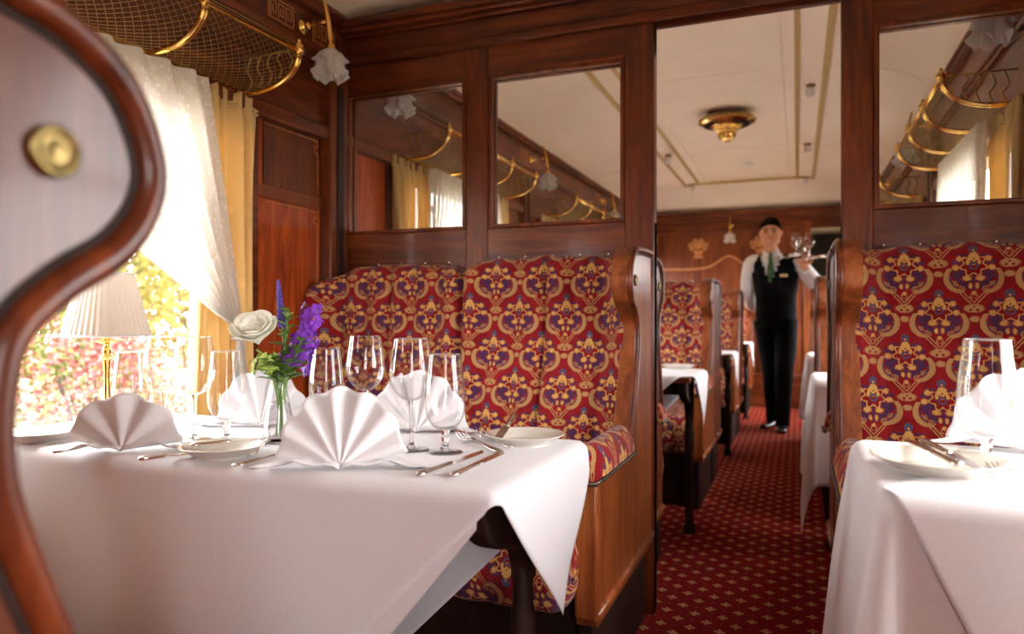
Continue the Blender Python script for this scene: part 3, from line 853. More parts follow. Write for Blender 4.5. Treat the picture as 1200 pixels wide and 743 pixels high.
c = cloth('tablecloth', [(.095, 1.0), (.38, .42), (.675, .80), (.40, 1.40)], 90, (.10, .675, .985, 1.395), ZR + .001, .20, .004, M['linen'])
tag(c, 'white square over-cloth with diagonal hem beneath the plate with crossed cutlery', 'tablecloth')

# ================================================================== table setting
def glass_thing(kind, loc, label, group):
    t = thing('goblet' if kind == 'goblet' else 'wine_glass', label, 'glass', loc, group=group)
    if kind == 'wine':
        bowl = [(.0045, .092), (.012, .0935), (.024, .101), (.034, .114), (.0395, .130), (.0405, .146), (.038, .170), (.0335, .200), (.0325, .207)]
        stem = [(.0, .0035), (.012, .0035), (.006, .010), (.0038, .022), (.0035, .070), (.0042, .085), (.006, .093), (0, .094)]
        foot = [(0, .0), (.034, .0), (.0345, .0014), (.030, .0026), (.012, .0045), (0, .0055)]
    else:
        bowl = [(.006, .042), (.014, .0435), (.024, .050), (.0325, .064), (.0365, .083), (.0372, .103), (.0350, .130), (.0312, .160), (.0295, .179)]
        stem = [(.0, .0035), (.012, .0045), (.0065, .012), (.0055, .020), (.0075, .027), (.0058, .033), (.0085, .042), (0, .043)]
        foot = [(0, .0), (.033, .0), (.0335, .0015), (.029, .003), (.012, .005), (0, .006)]
    pr = cat(bowl, 4)
    inner = [(max(.0005, r - .0012), z + .0006) for r, z in pr]
    MB().lathe(pr, n=48).obj('bowl', M['glass'], t, smooth=True)
    rim = pr[-1]
    MB().tube([(rim[0] * cos(a), rim[0] * sin(a), rim[1]) for a in [2 * pi * k / 48 for k in range(49)]], .0009, 6, cap=False).obj('rim', M['solid_glass'], t, smooth=True)
    MB().lathe(cat(stem, 3), n=16).obj('stem', M['solid_glass'], t, smooth=True)
    MB().lathe(foot, n=40).obj('foot', M['glass'], t, smooth=True)
    return t
gw = glass_thing('wine', (-.669, 1.173, ZT), 'stemmed wine glass standing between the big front napkin and the goblet', 'wine glasses on the window-side table')
gg = glass_thing('goblet', (-.599, 1.174, ZT), 'short-stemmed goblet nearest the crossed forks and side plate', 'goblets on the window-side table')
GW = 'wine glasses on the window-side table'; GG = 'goblets on the window-side table'
dup(gw, 'wine glass with its stem hidden behind the big front napkin', (-.846, 1.29, ZT), group=GW)
dup(gw, 'wine glass in front of the window, second glass from the brass lamp', (-1.209, 1.105, ZT), group=GW)
dup(gw, 'wine glass in front of the window, just left of the vase-side goblet', (-1.124, 1.101, ZT), group=GW)
dup(gg, 'goblet behind the small plate, just in front of the half-hidden window napkin', (-1.059, 1.12, ZT), group=GG)
dup(gg, 'goblet between the flower vase and the tall glasses, lower half hidden by the front napkin', (-.949, 1.296, ZT), group=GG)
dup(gg, 'goblet closest to the brass table lamp, above the lamp-side napkin', (-1.215, 1.035, ZT), group=GG)
dup(gg, 'large goblet beside the plate on the single-seat table', (.249, 1.19, ZR + .001), group='glasses on the single-seat table')
dup(gw, 'wine glass cut off by the picture edge on the single-seat table', (.372, 1.262, ZR + .001), group='glasses on the single-seat table')

# pleated fan napkins -----------------------------------------------
def fan_napkin(loc, rz, label, R=.105, a0=-88, a1=88, npl=9, tilt=12, wide=1.0, flap=1.0):
    t = thing('fan_napkin', label, 'napkin', loc, rz, 'fan-folded napkins')
    b = MB(); N = npl * 8; rows = []
    for i in range(N + 1):
        q = i / N; th = radians(a0 + (a1 - a0) * q)
        ph = q * npl * 2 * pi
        w = (2 / pi) * math.asin(max(-1, min(1, sin(ph) * .985)))     # near-triangular pleat
        row = []
        for j in range(17):
            s = j / 16; r = R * (.02 + .98 * s) * (1 - .055 * (abs(sin(ph / 2)) if 0 else .5 - .5 * cos(ph)) * s) * (1 + .0 * q)
            x = r * sin(th) * wide; z = r * cos(th) * 1.0
            y = .0105 * w * s ** .8 + sin(radians(tilt)) * z * .6 + .012 * s * abs(sin(th)) ** 2
            row.append((x, y, max(.003, z * cos(radians(tilt)) + .004)))
        rows.append(row)
    b.grid(rows)
    o = b.obj('pleats', M['napkin'], t, smooth=True); s_ = o.modifiers.new('thickness', 'SOLIDIFY'); s_.thickness = .0018; s_.offset = 0
    # folded stand: two soft triangular flaps lying behind and to the sides
    for sx in (-1, 1):
        b = MB(); rows = []
        for i in range(15):
            u_ = i / 14; row = []
            for j in range(13):
                v_ = j / 12
                x = sx * (u_ * (R * 1.06) + .0); y = -.012 + v_ * (.085 * (1 - u_ * .75)) + .004
                z = .003 + .012 * sin(pi * u_) * (1 - v_) ** 2 + .045 * (1 - u_) ** 1.4 * v_ * flap + .0035 * sin(u_ * 14 + v_ * 5)
                row.append((x, y, max(.002, z)))
            rows.append(row)
        b.grid(rows); o = b.obj('flap', M['napkin'], t, smooth=True); s_ = o.modifiers.new('thickness', 'SOLIDIFY'); s_.thickness = .0018; s_.offset = 0
    return t
fan_napkin((-.688, .975, ZT), radians(24), 'largest white fan napkin at the front edge, in front of the tall glasses', R=.134, npl=6, a0=-84, a1=80, wide=.82)
fan_napkin((-1.150, .955, ZT), radians(32), 'white fan napkin standing before the brass lamp with a broad spread base', R=.106, npl=4, a0=-78, a1=84, wide=.98)
fan_napkin((-1.12, 1.285, ZT), radians(20), 'white fan napkin leaning beside the window, partly behind a goblet', R=.130, npl=6, wide=.85)
fan_napkin((-.755, 1.345, ZT), radians(14), 'white fan napkin behind the wine glass and goblet near the damask bench', R=.132, npl=6, wide=.85)
fan_napkin((.335, 1.34, ZR + .001), radians(-8), 'white fan napkin behind the large goblet on the single-seat table', R=.13, npl=6, wide=.85)

def plate(loc, r, label, group='side plates'):
    o = MB().lathe(cat([(0, .004), (r * .55, .004), (r * .64, .006), (r * .93, .0185), (r, .020), (r * 1.004, .0185), (r * .96, .0165), (r * .66, .002), (r * .60, 0), (0, .0)], 3), n=56).obj('side_plate', M['china'], smooth=True)
    o.location = loc; return tag(o, label, 'plate', group)
plate((-.955, 1.000, ZT), .073, 'small white plate with a knife resting across it, in front of the vase')
plate((-.497, 1.318, ZT), .077, 'small white plate at the table end by the damask bench')
plate((-1.415, .99, ZT), .073, 'white plate on the window end of the front table, beside the blurred seat end')
plate((.182, 1.135, ZR + .001), .086, 'white plate under crossed cutlery on the single-seat table')
plate((-.52, 3.42, ZT), .08, 'white plate on the first table past the partition')

def frame_of(a, b):
    a, b = Vector(a), Vector(b); d = b - a; L = d.length; d.normalize()
    q = Vector((1, 0, 0)).rotation_difference(d); return a, q, L
def knife(a, b, label, group, dark=False):
    """handle end at a, blade tip at b"""
    o_, q, L = frame_of(a, b); t = thing('table_knife', label, 'knife', o_, 0, group); t.rotation_mode = 'QUATERNION'; t.rotation_quaternion = q
    h = L * .46
    MB().tube([(0, 0, 0), (.002, 0, 0), (.01, 0, 0), (.025, 0, 0), (h * .7, 0, 0), (h - .004, 0, 0), (h, 0, 0)], [.002, .006, .0078, .0068, .0055, .0056, .0035], 12, flat=.62, up=(0, 0, 1)).obj('handle', M['silver'], t, smooth=True)
    pts = [(h - .003, -.0035), (h + .012, -.0085), (h + (L - h) * .55, -.0095), (L - .02, -.0085), (L - .003, .001), (L, .0065), (h + .01, .007), (h - .003, .0035)]
    MB().prism(pts, -.0007, .0009, 'z').obj('blade', M['silver'], t, bevel=.0004)
    return t
def fork(a, b, label, group):
    o_, q, L = frame_of(a, b); t = thing('table_fork', label, 'fork', o_, 0, group); t.rotation_mode = 'QUATERNION'; t.rotation_quaternion = q
    h = L * .62
    MB().tube([(0, 0, .002), (.004, 0, .002), (.02, 0, .002), (h * .6, 0, .004), (h, 0, .006)], [.003, .0075, .0085, .0045, .0035], 10, flat=.35, up=(0, 0, 1)).obj('handle', M['silver'], t, smooth=True)
    def zc_(x): s = (x - h) / (L - h); return .006 - .010 * sin(pi * min(1, s * 1.0)) * .8 + .006 * s
    b_ = MB(); rows = []
    for i in range(8):
        s = i / 7; x = h + (L - h) * .48 * s; w = .0035 + .009 * sm(0, .7, s); rows.append([(x, -w, zc_(x) + .0007), (x, 0, zc_(x) - .0004), (x, w, zc_(x) + .0007), (x, w, zc_(x) + .0022), (x, 0, zc_(x) + .0012), (x, -w, zc_(x) + .0022)])
    b_.grid(rows, closed=True, capends=True).obj('head', M['silver'], t, smooth=True)
    for k in range(4):
        y = -.0105 + .007 * k; x0 = h + (L - h) * .45
        MB().tube([(x0 + (L - x0) * i / 5, y, zc_(x0 + (L - x0) * i / 5) + .0012) for i in range(6)], [.0016, .0016, .0015, .0013, .0011, .0005], 6).obj('tine', M['silver'], t, smooth=True)
    return t
z = ZT + .005; GK = 'knives on the window-side table'; GF = 'forks on the window-side table'
knife((-1.045, .900, z + .001), (-.982, .978, z + .004), 'knife with its handle over the cloth beside the front plate rim', GK)
knife((-.985, .955, z + .019), (-.900, 1.075, z + .020), 'silver knife resting across the front small plate', GK)
fork((-.862, .925, ZT + .002), (-.835, 1.075, ZT + .002), 'silver fork lying between the small plate and the largest napkin', GF)
fork((-.90, 1.01, ZT + .002), (-.985, 1.155, ZT + .002), 'silver fork lying beside the vase foot, tines towards the window', GF)
knife((-.543, .973, z), (-.527, 1.19, z), 'serrated-looking dinner knife nearest the largest napkin', GK)
knife((-.492, .99, z), (-.492, 1.20, z), 'butter knife with a broad dark reflecting blade near the aisle edge', GK)
fork((-.500, 1.20, ZT + .002), (-.638, 1.315, ZT + .004), 'silver fork lying in front of the plate by the bench, tines towards the goblet', GF)
fork((-.492, 1.235, ZT + .005), (-.612, 1.345, ZT + .007), 'silver fork overlapping another fork, closest to the bench-side plate', GF)
knife((-.562, 1.43, ZT + .040), (-.524, 1.235, ZT + .012), 'knife propped on the rim of the plate by the bench', GK)
knife((-1.30, 1.25, z), (-1.185, 1.27, z), 'knife lying near the window behind the far glasses', GK)
knife((.190, 1.05, ZR + .026), (.155, 1.235, ZR + .026), 'knife lying across the plate, handle towards the camera', 'cutlery on the single-seat table')
knife((.172, 1.215, ZR + .030), (.215, 1.02, ZR + .024), 'knife lying across the plate with handle pointing at the damask seat', 'cutlery on the single-seat table')
fork((.292, 1.00, ZR + .004), (.246, 1.14, ZR + .004), 'fork lying nearest the camera on the single-seat table', 'cutlery on the single-seat table')
fork((.335, 1.02, ZR + .004), (.212, 1.205, ZR + .006), 'fork with tines beside the large goblet foot', 'cutlery on the single-seat table')

# table lamp ---------------------------------------------------------
t = thing('table_lamp', 'brass table lamp with white pleated shade standing before the window', 'lamp', (-1.452, 1.168, ZT))
MB().lathe(cat([(.0, .0), (.05, .0), (.052, .006), (.046, .012), (.022, .02), (.012, .03), (.0085, .05), (.0065, .11), (.0085, .150), (.013, .157), (.0085, .163), (.010, .170), (.0075, .178), (.006, .185), (.020, .190), (.022, .194), (.008, .197), (.009, .21), (0, .215)], 3), n=28).obj('lamp_base', M['brass'], t, smooth=True)
def pleat(a, r, z): return (r * (1 + .018 * cos(a * 44)), z)
sh = MB().lathe([(.088, .204), (.089, .207), (.0885, .210), (.0797, .245), (.0710, .280), (.0622, .315), (.0545, .346)], n=352, mod=pleat).obj('lamp_shade', M['shade'], t, smooth=True)
s_ = sh.modifiers.new('thickness', 'SOLIDIFY'); s_.thickness = .0015
for r, z_ in ((.0895, .2055), (.0545, .345)):
    MB().tube([(r * cos(2 * pi * k / 40), r * sin(2 * pi * k / 40), z_) for k in range(41)], .0022, 6, cap=False).obj('shade_trim', M['napkin'], sh, smooth=True)
MB().ball((0, 0, .25), .020, rz=.032).obj('bulb', M['frost'], t, smooth=True)

# vase and flowers ---------------------------------------------------
VX, VY = -.955, 1.150
t = thing('flower_vase', 'small clear glass carafe vase holding mixed flowers', 'vase', (VX, VY, ZT))
MB().lathe(cat([(0, .001), (.020, .001), (.028, .006), (.030, .020), (.027, .045), (.019, .085), (.014, .110), (.0155, .130), (.021, .152), (.0235, .158)], 4), n=40).obj('body', M['glass'], t, smooth=True)
MB().lathe([(0, .0), (.0285, .0), (.0305, .004), (.029, .008), (0, .009)], n=36).obj('foot', M['solid_glass'], t, smooth=True)
MB().lathe(cat([(0, .009), (.027, .010), (.0275, .020), (.0245, .045), (.0180, .078), (0, .079)], 3), n=32).obj('water', M['glass'], t, smooth=True)
rng = random.Random(4)
base = Vector((VX, VY, ZT))
# camera-right and facing directions around the table are just world vectors here
Rt = Vector((.929, .370, 0)); Tw = Vector((.370, -.929, 0))
def P(r_, t_, h): return tuple(base + Rt * r_ + Tw * t_ + Vector((0, 0, h)))
def leaf_mb(b, p, d, L, w, up=(0, 0, 1)):
    p = Vector(p); d = Vector(d).normalized(); s = d.cross(Vector(up)); s = s.normalized() if s.length > 1e-3 else Vector((1, 0, 0)); n = s.cross(d)
    rows = []
    for i in range(7):
        q = i / 6; ww = w * sin(pi * min(1, q * .92 + .06)) ** .8; c = p + d * L * q - n * L * .25 * q * q
        rows.append([tuple(c - s * ww + n * ww * .35), tuple(c), tuple(c + s * ww + n * ww * .35)])
    b.grid(rows)
def stem_obj(pts, r, parent): return MB().tube(cat(pts, 5), r, 7).obj('stem', M['stem'], parent, smooth=True)
# rose
t = thing('white_rose', 'large creamy white rose bloom at the window side of the vase', 'flower')
rc = Vector(P(-.040, .015, .212))
stem_obj([P(.012, 0, .012), P(.002, 0, .08), P(-.006, .004, .15), tuple(rc + Vector((0, 0, -.028)))], .0022, t)
b = MB()
for L_, (n_p, rr, tilt_, sc_) in enumerate(((3, .006, 4, .60), (4, .011, 8, .80), (5, .016, 14, .95), (6, .0205, 24, 1.0), (6, .0235, 36, 1.0))):
    for k in range(n_p):
        a = 2 * pi * k / n_p + L_ * .7; rows = []
        for i in range(8):
            u_ = i / 7; row = []
            for j in range(9):
                v_ = (j / 8 - .5) * 2
                wv = .021 * sc_ * (sin(pi * min(1, .18 + u_ * .72)) ** .6)
                ang = v_ * wv / max(.012, rr)
                curl = sin(u_ * pi / 2) * rr + radians(tilt_) * .018 * u_ ** 2.2 * 1.3
                h = -.020 + .050 * sc_ * (u_ ** .9) * cos(radians(tilt_) * .75) - .004 * v_ * v_ * u_
                row.append((curl * cos(a + ang), curl * sin(a + ang), h))
            rows.append(row)
        b.grid(rows)
b.xform(Matrix.Translation(rc) @ Matrix.Rotation(radians(38), 4, Rt.cross(Vector((0, 0, 1))).cross(Vector((0, 0, 1))) if 0 else Rt) @ Matrix.Scale(1.18, 4))
o = b.obj('bloom', M['rose'], t, smooth=True, merge=False); s_ = o.modifiers.new('thickness', 'SOLIDIFY'); s_.thickness = .0007
# purple stocks
def blossom(b, c, r, n=5, nrm=(0, 0, 1)):
    c = Vector(c); nrm = Vector(nrm).normalized(); u_ = nrm.orthogonal().normalized(); v_ = nrm.cross(u_)
    for k in range(n):
        a = 2 * pi * k / n + rng.random(); d = u_ * cos(a) + v_ * sin(a); leaf_mb(b, c, d + nrm * .45, r * 1.15, r * .5, nrm)
for j, (tr, tt, th_, lab, cnt, spread) in enumerate(((.068, -.01, .268, 'tall purple stock with clustered blossoms leaning over the bench side of the vase', 34, .115),
                                       (.046, -.02, .205, 'lower dense purple blossom cluster behind the leaves', 26, .085))):
    t = thing('purple_stock', lab, 'flower', group='purple stocks')
    top = P(tr, tt, th_)
    stem_obj([P(.004 + .006 * j, 0, .012), P(.010, -.003, .09), P(.022, -.006, .15), top], .0022, t)
    b = MB()
    for k in range(cnt):
        q = k / cnt; c = Vector(P(.028, -.006, .150)).lerp(Vector(top), q * 1.05); a = rng.random() * 6.3
        off_ = Vector((cos(a), sin(a), rng.uniform(-.4, .4))) * spread * .26 * (1 - q * .4)
        blossom(b, c + off_, .0135 * (1 - q * .25), 5, off_ + Vector((0, 0, .003)))
    b.obj('blossoms', M['purple'], t, smooth=True, merge=False)
# speedwell spike
t = thing('speedwell_spike', 'slim blue-violet flower spike rising above the bouquet', 'flower')
tp = P(-.008, -.02, .318); s0 = P(.004, -.012, .215)
stem_obj([P(.008, 0, .012), P(.010, -.002, .1), s0, tp], .0018, t)
b = MB()
for k in range(90):
    q = k / 90; c = Vector(s0).lerp(Vector(tp), .12 + q * .9); a = k * 2.4; r_ = .0075 * (1 - q * .75)
    b.ball(tuple(c + Vector((cos(a) * r_, sin(a) * r_, 0))), .0034 * (1 - q * .5), rz=.0045, n=6, m=4)
b.obj('florets', M['blue'], t, smooth=True)
# hydrangea / lime umbels
t = thing('lime_filler_flower', 'frothy lime-green filler blossom below the rose', 'flower')
stem_obj([P(.006, .002, .012), P(-.002, .004, .09), P(-.014, .008, .14)], .002, t)
b = MB()
for k in range(90):
    a, e = rng.random() * 6.3, rng.uniform(-.6, 1.2); r_ = .034 * rng.uniform(.5, 1)
    blossom(b, Vector(P(-.020, .006, .150)) + Vector((cos(a) * cos(e) * r_ * 1.1, sin(a) * cos(e) * r_, sin(e) * r_ * .75)), .0062, 4, (cos(a), sin(a), .6))
b.obj('florets', M['lime'], t, smooth=True, merge=False)
# leafy sprigs
for j, (r0, t0, h0, lab) in enumerate(((.022, .012, .265, 'tall leafy green sprig beside the rose'), (.052, .022, .205, 'arching leafy sprig in front of the purple blossoms'), (-.012, .02, .165, 'short leafy sprig over the vase rim'), (.030, .03, .165, 'broad-leaved green sprig drooping at the vase neck'))):
    t = thing('leafy_sprig', lab, 'foliage', group='leafy sprigs in the vase')
    s0, s1 = P(.005 * (j - 1), .003, .012), P(r0, t0, h0)
    mid_ = P(r0 * .25, t0 * .2, .11)
    stem_obj([s0, mid_, s1], .0018, t)
    b = MB()
    for k in range(16):
        q = .12 + .88 * k / 16; c = Vector(mid_).lerp(Vector(s1), q); a = k * 2.4 + j
        leaf_mb(b, c, Vector((cos(a), sin(a), .55)), .040 * (1.1 - q * .4), .0115)
    b.obj('leaves', M['leaf'], t, smooth=True, merge=False)

# ================================================================== curtains
def gold_curtain(s, y0, y1, label):
    xw = (XL + .038) if s < 0 else (XR - .038); b = MB(); rows = []; uvs = []; n = 64
    ztop, zbot = 1.635, .50
    for j in range(41):
        q = j / 40; z = ztop + (zbot - ztop) * q; row = []; uu = []
        for i in range(n + 1):
            u_ = i / n; ph = u_ * 2 * pi * 6
            gather = 1 - .10 * sin(pi * min(1, q * 1.2))
            y = (y0 + y1) / 2 + (y1 - y0) * (u_ - .5) * gather + .006 * sin(ph * .5 + q * 2)
            amp = .021 + .009 * sin(u_ * 9 + q * 2)
            if q < .06: amp *= .55 + .25 * sin(ph * 2)
            row.append((xw - s * (amp * sin(ph + .8 * sin(q * 2.2 + u_ * 3)) + .004 * sin(ph * 3.1) * (q < .05)), y, z + (.006 * sin(ph * 1.5) if j == 0 else 0))); uu.append((u_ * .7, z))
        rows.append(row); uvs.append(uu)
    b.grid(rows, uvs=uvs)
    o = b.obj('curtain', M['gold_curtain'], smooth=True); s_ = o.modifiers.new('thickness', 'SOLIDIFY'); s_.thickness = .0015
    r = MB()
    for k in range(2):
        r.tube([(xw - s * (.010 * sin(i * .9)), y0 + (y1 - y0) * i / 24, 1.602 - .012 * k + .002 * sin(i * 2.1)) for i in range(25)], .0045, 6)
    r.obj('gathered_heading', M['gold_curtain'], o, smooth=True)
    return tag(o, label, 'curtain', 'gold curtains')
def lace_curtain(s, yt0, yt1, ytie, label):
    """hangs from yt0..yt1, drawn to the tie at ytie and falling straight below it; yt1 is the side next to the gold curtain"""
    xw = (XL + .094) if s < 0 else (XR - .094); b = MB(); rows = []; uvs = []; n = 70; sg = 1 if ytie > yt0 else -1
    for j in range(61):
        q = j / 60; row = []; uu = []
        for i in range(n + 1):
            u_ = i / n
            top = yt0 + (yt1 - yt0) * u_; ztop = 1.625
            zt_ = .885 + .035 * (1 - u_) ; w = .020 * (u_ - .5)
            if q < .72:
                k = q / .72
                sweep = k ** (1.0 + .55 * (1 - u_))
                y = top + (ytie + w - top) * (sweep if u_ < 1 else k)
                sag = .10 * (1 - u_) * sin(pi * k) ** 1.2
                z = ztop + (zt_ - ztop) * k - sag * .2
                y += -sg * 0 + sg * .0
            else:
                k = (q - .72) / .28; z = zt_ + (.56 - zt_) * k; y = ytie + w * (1 + 4.2 * sm(0, .8, k)) ; k = 1
            amp = .011 * (1 - .45 * min(1, q / .72)) + .003
            x = xw - s * (amp * sin(u_ * 2 * pi * 8 + q * 1.2) + .008 * min(1, q * 2))
            row.append((x, y, z)); uu.append((u_ * 1.1, q * 1.1))
        rows.append(row); uvs.append(uu)
    b.grid(rows, uvs=uvs); o = b.obj('lace_curtain', M['lace'], smooth=True)
    MB().tube([(xw - s * (.018 * cos(a) + .005), ytie + .020 * sin(a), .895) for a in [2 * pi * k / 16 for k in range(17)]], .007, 8, cap=False).obj('tieback', M['lace'], o, smooth=True)
    return tag(o, label, 'curtain', 'lace curtains')
for s, nm in ((-1, 'bench side'), (1, 'single-seat side')):
    for i, (a, b_) in enumerate(WIN[1:4] if s < 0 else WIN[1:4]):
        w = ('the lamp-side table window', 'the first window past the partition', 'the second window past the partition')[i] if s < 0 else ('the unseen goblet table window', 'the window seen through the single-seat pane', 'the farther single-seat window')[i]
        gold_curtain(s, a - .04, a + .30, 'gathered gold curtain at the near end of %s' % w)
        gold_curtain(s, b_ - .29, b_ - .012, 'gathered gold curtain at the far end of %s' % w)
        lace_curtain(s, b_ - (.95 if i == 0 and s < 0 else .68), b_ - .265, b_ - .15, 'white lace curtain swept to the far side of %s' % w)
        if not (s < 0 and i == 0): lace_curtain(s, a + .56, a + .2, a + .16, 'white lace curtain swept to the near side of %s' % w)  # near lace at the unseen goblet table window is added to cut its light
t = thing('blind_tassel', 'small tasselled blind pull hanging before the lace beyond the partition', 'tassel', (XL + .06, 3.15, 1.60))
MB().tube([(0, 0, .03), (0, 0, -.10)], .0015, 6).obj('cord', M['bead'], t)
MB().lathe([(0, -.10), (.007, -.103), (.009, -.112), (.006, -.12), (.012, -.165), (0, -.166)], n=12).obj('tassel', M['bead'], t)

# ================================================================== luggage racks
def make_rack():
    """local: wall at x=0, reaching +x; runs along y 0..1.10; z=0 at the wall rail"""
    t = thing('luggage_rack', '', 'luggage rack', group='brass luggage racks')
    L, A, H = 1.10, .215, .10
    def sec(q):          # q 0 wall .. 1 front rail
        a = pi / 2 * q; return (A * sin(a) * 1.0, H * (1 - cos(a)) * 1.0 - .012 * sin(pi * q))
    # diamond net
    b = MB(); nu, nv = 88, 22; idx = {}; vs_ = []; fs = []
    def vid(i, j):
        if (i, j) not in idx:
            x, z_ = sec(j / nv); idx[(i, j)] = len(vs_); vs_.append((x, L * i / nu, z_ + .002))
        return idx[(i, j)]
    for i in range(0, nu - 1):
        for j in range(0, nv - 1):
            if (i + j) % 2 == 0: fs.append((vid(i, j + 1), vid(i + 1, j), vid(i + 2, j + 1), vid(i + 1, j + 2)) if j + 2 <= nv and i + 2 <= nu else (vid(i, j + 1), vid(i + 1, j), vid(min(nu, i + 2), j + 1)))
    b.add(vs_, fs); o = b.obj('net', M['net'], t, smooth=True)
    w = o.modifiers.new('wire', 'WIREFRAME'); w.thickness = .0019; w.use_boundary = True; w.use_even_offset = False
    MB().tube([(A, -.01, H), (A, L + .01, H)], .0085, 10).obj('front_rail', M['brass'], t, smooth=True)
    MB().tube([(A - .012, -.01, H + .016), (A - .012, L + .01, H + .016)], .006, 8).obj('front_rail', M['brass'], t, smooth=True)
    MB().box(0, .012, -.01, L + .01, -.012, .012).obj('wall_rail', M['brass'], t, bevel=.003)
    for k in range(4):
        y = L * k / 3; pts = []
        for i in range(15):
            x, z_ = sec(i / 14); pts.append((x, y, z_ - .004))
        br = MB().tube(pts, .0085, 8).tube([(p[0], p[1] + .011, p[2] + .002) for p in pts], .005, 8).obj('bracket', M['brass'], t, smooth=True)
        MB().ball((A + .003, y, H + .006), .015, rz=.018, n=12, m=8).lathe([(0, .02), (.006, .022), (.007, .03), (0, .037)], (A + .003, y, H), 10).obj('finial', M['brass'], br, smooth=True)
    for y in (0, L):
        for k in range(5):
            x0 = .03 + k * .038; q = x0 / A; zb = H * (1 - sqrt(max(0, 1 - q * q)))
            e = MB(); e.tube(cat([(x0, y, zb), (x0 + .012, y, zb + .03), (x0 - .006, y, zb + .06), (x0 + .008, y, .105)], 5), .0028, 6)
            e.obj('end_wire', M['brass_old'], t, smooth=True)
        MB().tube([(0, y, .105), (A, y, .105)], .003, 6).obj('end_wire', M['brass_old'], t, smooth=True)
    return t
rk = make_rack()
RK = [(-1, .655, 'brass mesh luggage rack above the lamp-side window'), (-1, 2.75, 'brass mesh luggage rack seen through the bench-side partition panes, first beyond it'), (-1, 4.66, 'second brass luggage rack beyond the bench-side partition panes'), (-1, 6.50, 'farthest brass luggage rack on the bench side'),
      (1, 2.75, 'brass mesh luggage rack seen through the single-seat partition pane, below a tulip lamp'), (1, 4.66, 'smaller farther brass luggage rack seen through the single-seat partition pane'), (1, .655, 'brass mesh luggage rack above the single-seat table window')]
for i, (s, y, lab) in enumerate(RK):
    o = rk if i == 0 else dup(rk)
    o['label'] = lab
    if s < 0: o.location = (XL + .018, y, 1.652)
    else: o.location = (XR - .018, y + 1.10, 1.652); o.rotation_euler = (0, 0, pi)

# ================================================================== wall lamps
def make_sconce():
    """local: wall at x=0 reaching +x, origin at the backplate centre"""
    t = thing('wall_lamp', '', 'wall lamp', group='tulip wall lamps')
    b = MB().lathe(cat([(0, 0), (.026, 0), (.026, .004), (.020, .008), (.012, .016), (.014, .022), (.008, .030), (.006, .05), (0, .052)], 2), n=20); b.xform(Matrix.Rotation(pi / 2, 4, 'Y')); b.obj('backplate', M['brass'], t, smooth=True)
    MB().tube([(.03, 0, 0), (.11, 0, .005)], .006, 8).obj('arm', M['brass'], t, smooth=True)
    MB().tube([(.085, 0, .082), (.0865, 0, .078), (.095, 0, .04), (.104, 0, -.005), (.110, 0, -.05), (.112, 0, -.068), (.113, 0, -.09)], [.003, .0062, .007, .009, .0115, .012, .006], 12).obj('lever', M['brass'], t, smooth=True)
    MB().lathe(cat([(0, -.075), (.012, -.078), (.019, -.090), (.021, -.106), (.016, -.108), (0, -.106)], 3), (.113, 0, 0), 20).obj('cap', M['brass'], t, smooth=True)
    def ruf(k, ph, am):
        def f(a, r, z_):
            q = max(0, (-.10 - z_) / .09); return (r * (1 + am * q * cos(k * a + ph)), z_ + .013 * q * cos(k * a + ph) * q)
        return f
    sh = MB().lathe(cat([(.016, -.098), (.028, -.106), (.037, -.120), (.040, -.146), (.043, -.170), (.055, -.192)], 4), (.113, 0, 0), 72, ruf(6, 0, .26)).obj('shade', M['frost'], t, smooth=True)
    s_ = sh.modifiers.new('thickness', 'SOLIDIFY'); s_.thickness = .003
    s2 = MB().lathe(cat([(.020, -.100), (.036, -.108), (.043, -.122), (.054, -.138)], 4), (.113, 0, 0), 72, ruf(7, pi, .5)).obj('petal_collar', M['frost'], sh, smooth=True)
    s_ = s2.modifiers.new('thickness', 'SOLIDIFY'); s_.thickness = .0025
    MB().ball((.113, 0, -.150), .017, rz=.026).obj('bulb', M['bulb'], t, smooth=True)
    return t
sn = make_sconce()
SN = [(-1, 2.04, 'tulip glass wall lamp in the corner above the damask bench, near side of the partition'), (-1, 2.50, 'tulip glass wall lamp seen through the narrow partition pane'), (-1, 4.32, 'tulip glass wall lamp seen through the wide bench-side partition pane'),
      (-1, 6.10, 'tiny far tulip wall lamp at the edge of the wide partition pane'), (1, 2.50, 'tulip glass wall lamp highest in the single-seat partition pane'), (1, 4.32, 'smaller far tulip lamp seen through the single-seat partition pane'), (1, 6.10, 'far tulip wall lamp on the single-seat side near the waiter')]
def vestibule_fill(loc, w, r=.03):
    d = bpy.data.lights.new('vestibule_fill', 'POINT'); d.energy = w; d.color = (1, .72, .42); d.shadow_soft_size = r
    o = bpy.data.objects.new('vestibule_fill', d); COL.objects.link(o); o.location = loc
for i, (s, y, lab) in enumerate(SN):
    o = sn if i == 0 else dup(sn)
    o['label'] = lab; xx = (XL + .030) if s < 0 else (XR - .030)
    o.location = (xx, y, 1.962)
    if s > 0: o.rotation_euler = (0, 0, pi)
# lamp on the end wall
o = dup(sn, 'small tulip glass lamp on the panelled end wall'); o.location = (-.66, Y1 - .02, 1.93); o.rotation_euler = (0, 0, -pi / 2)

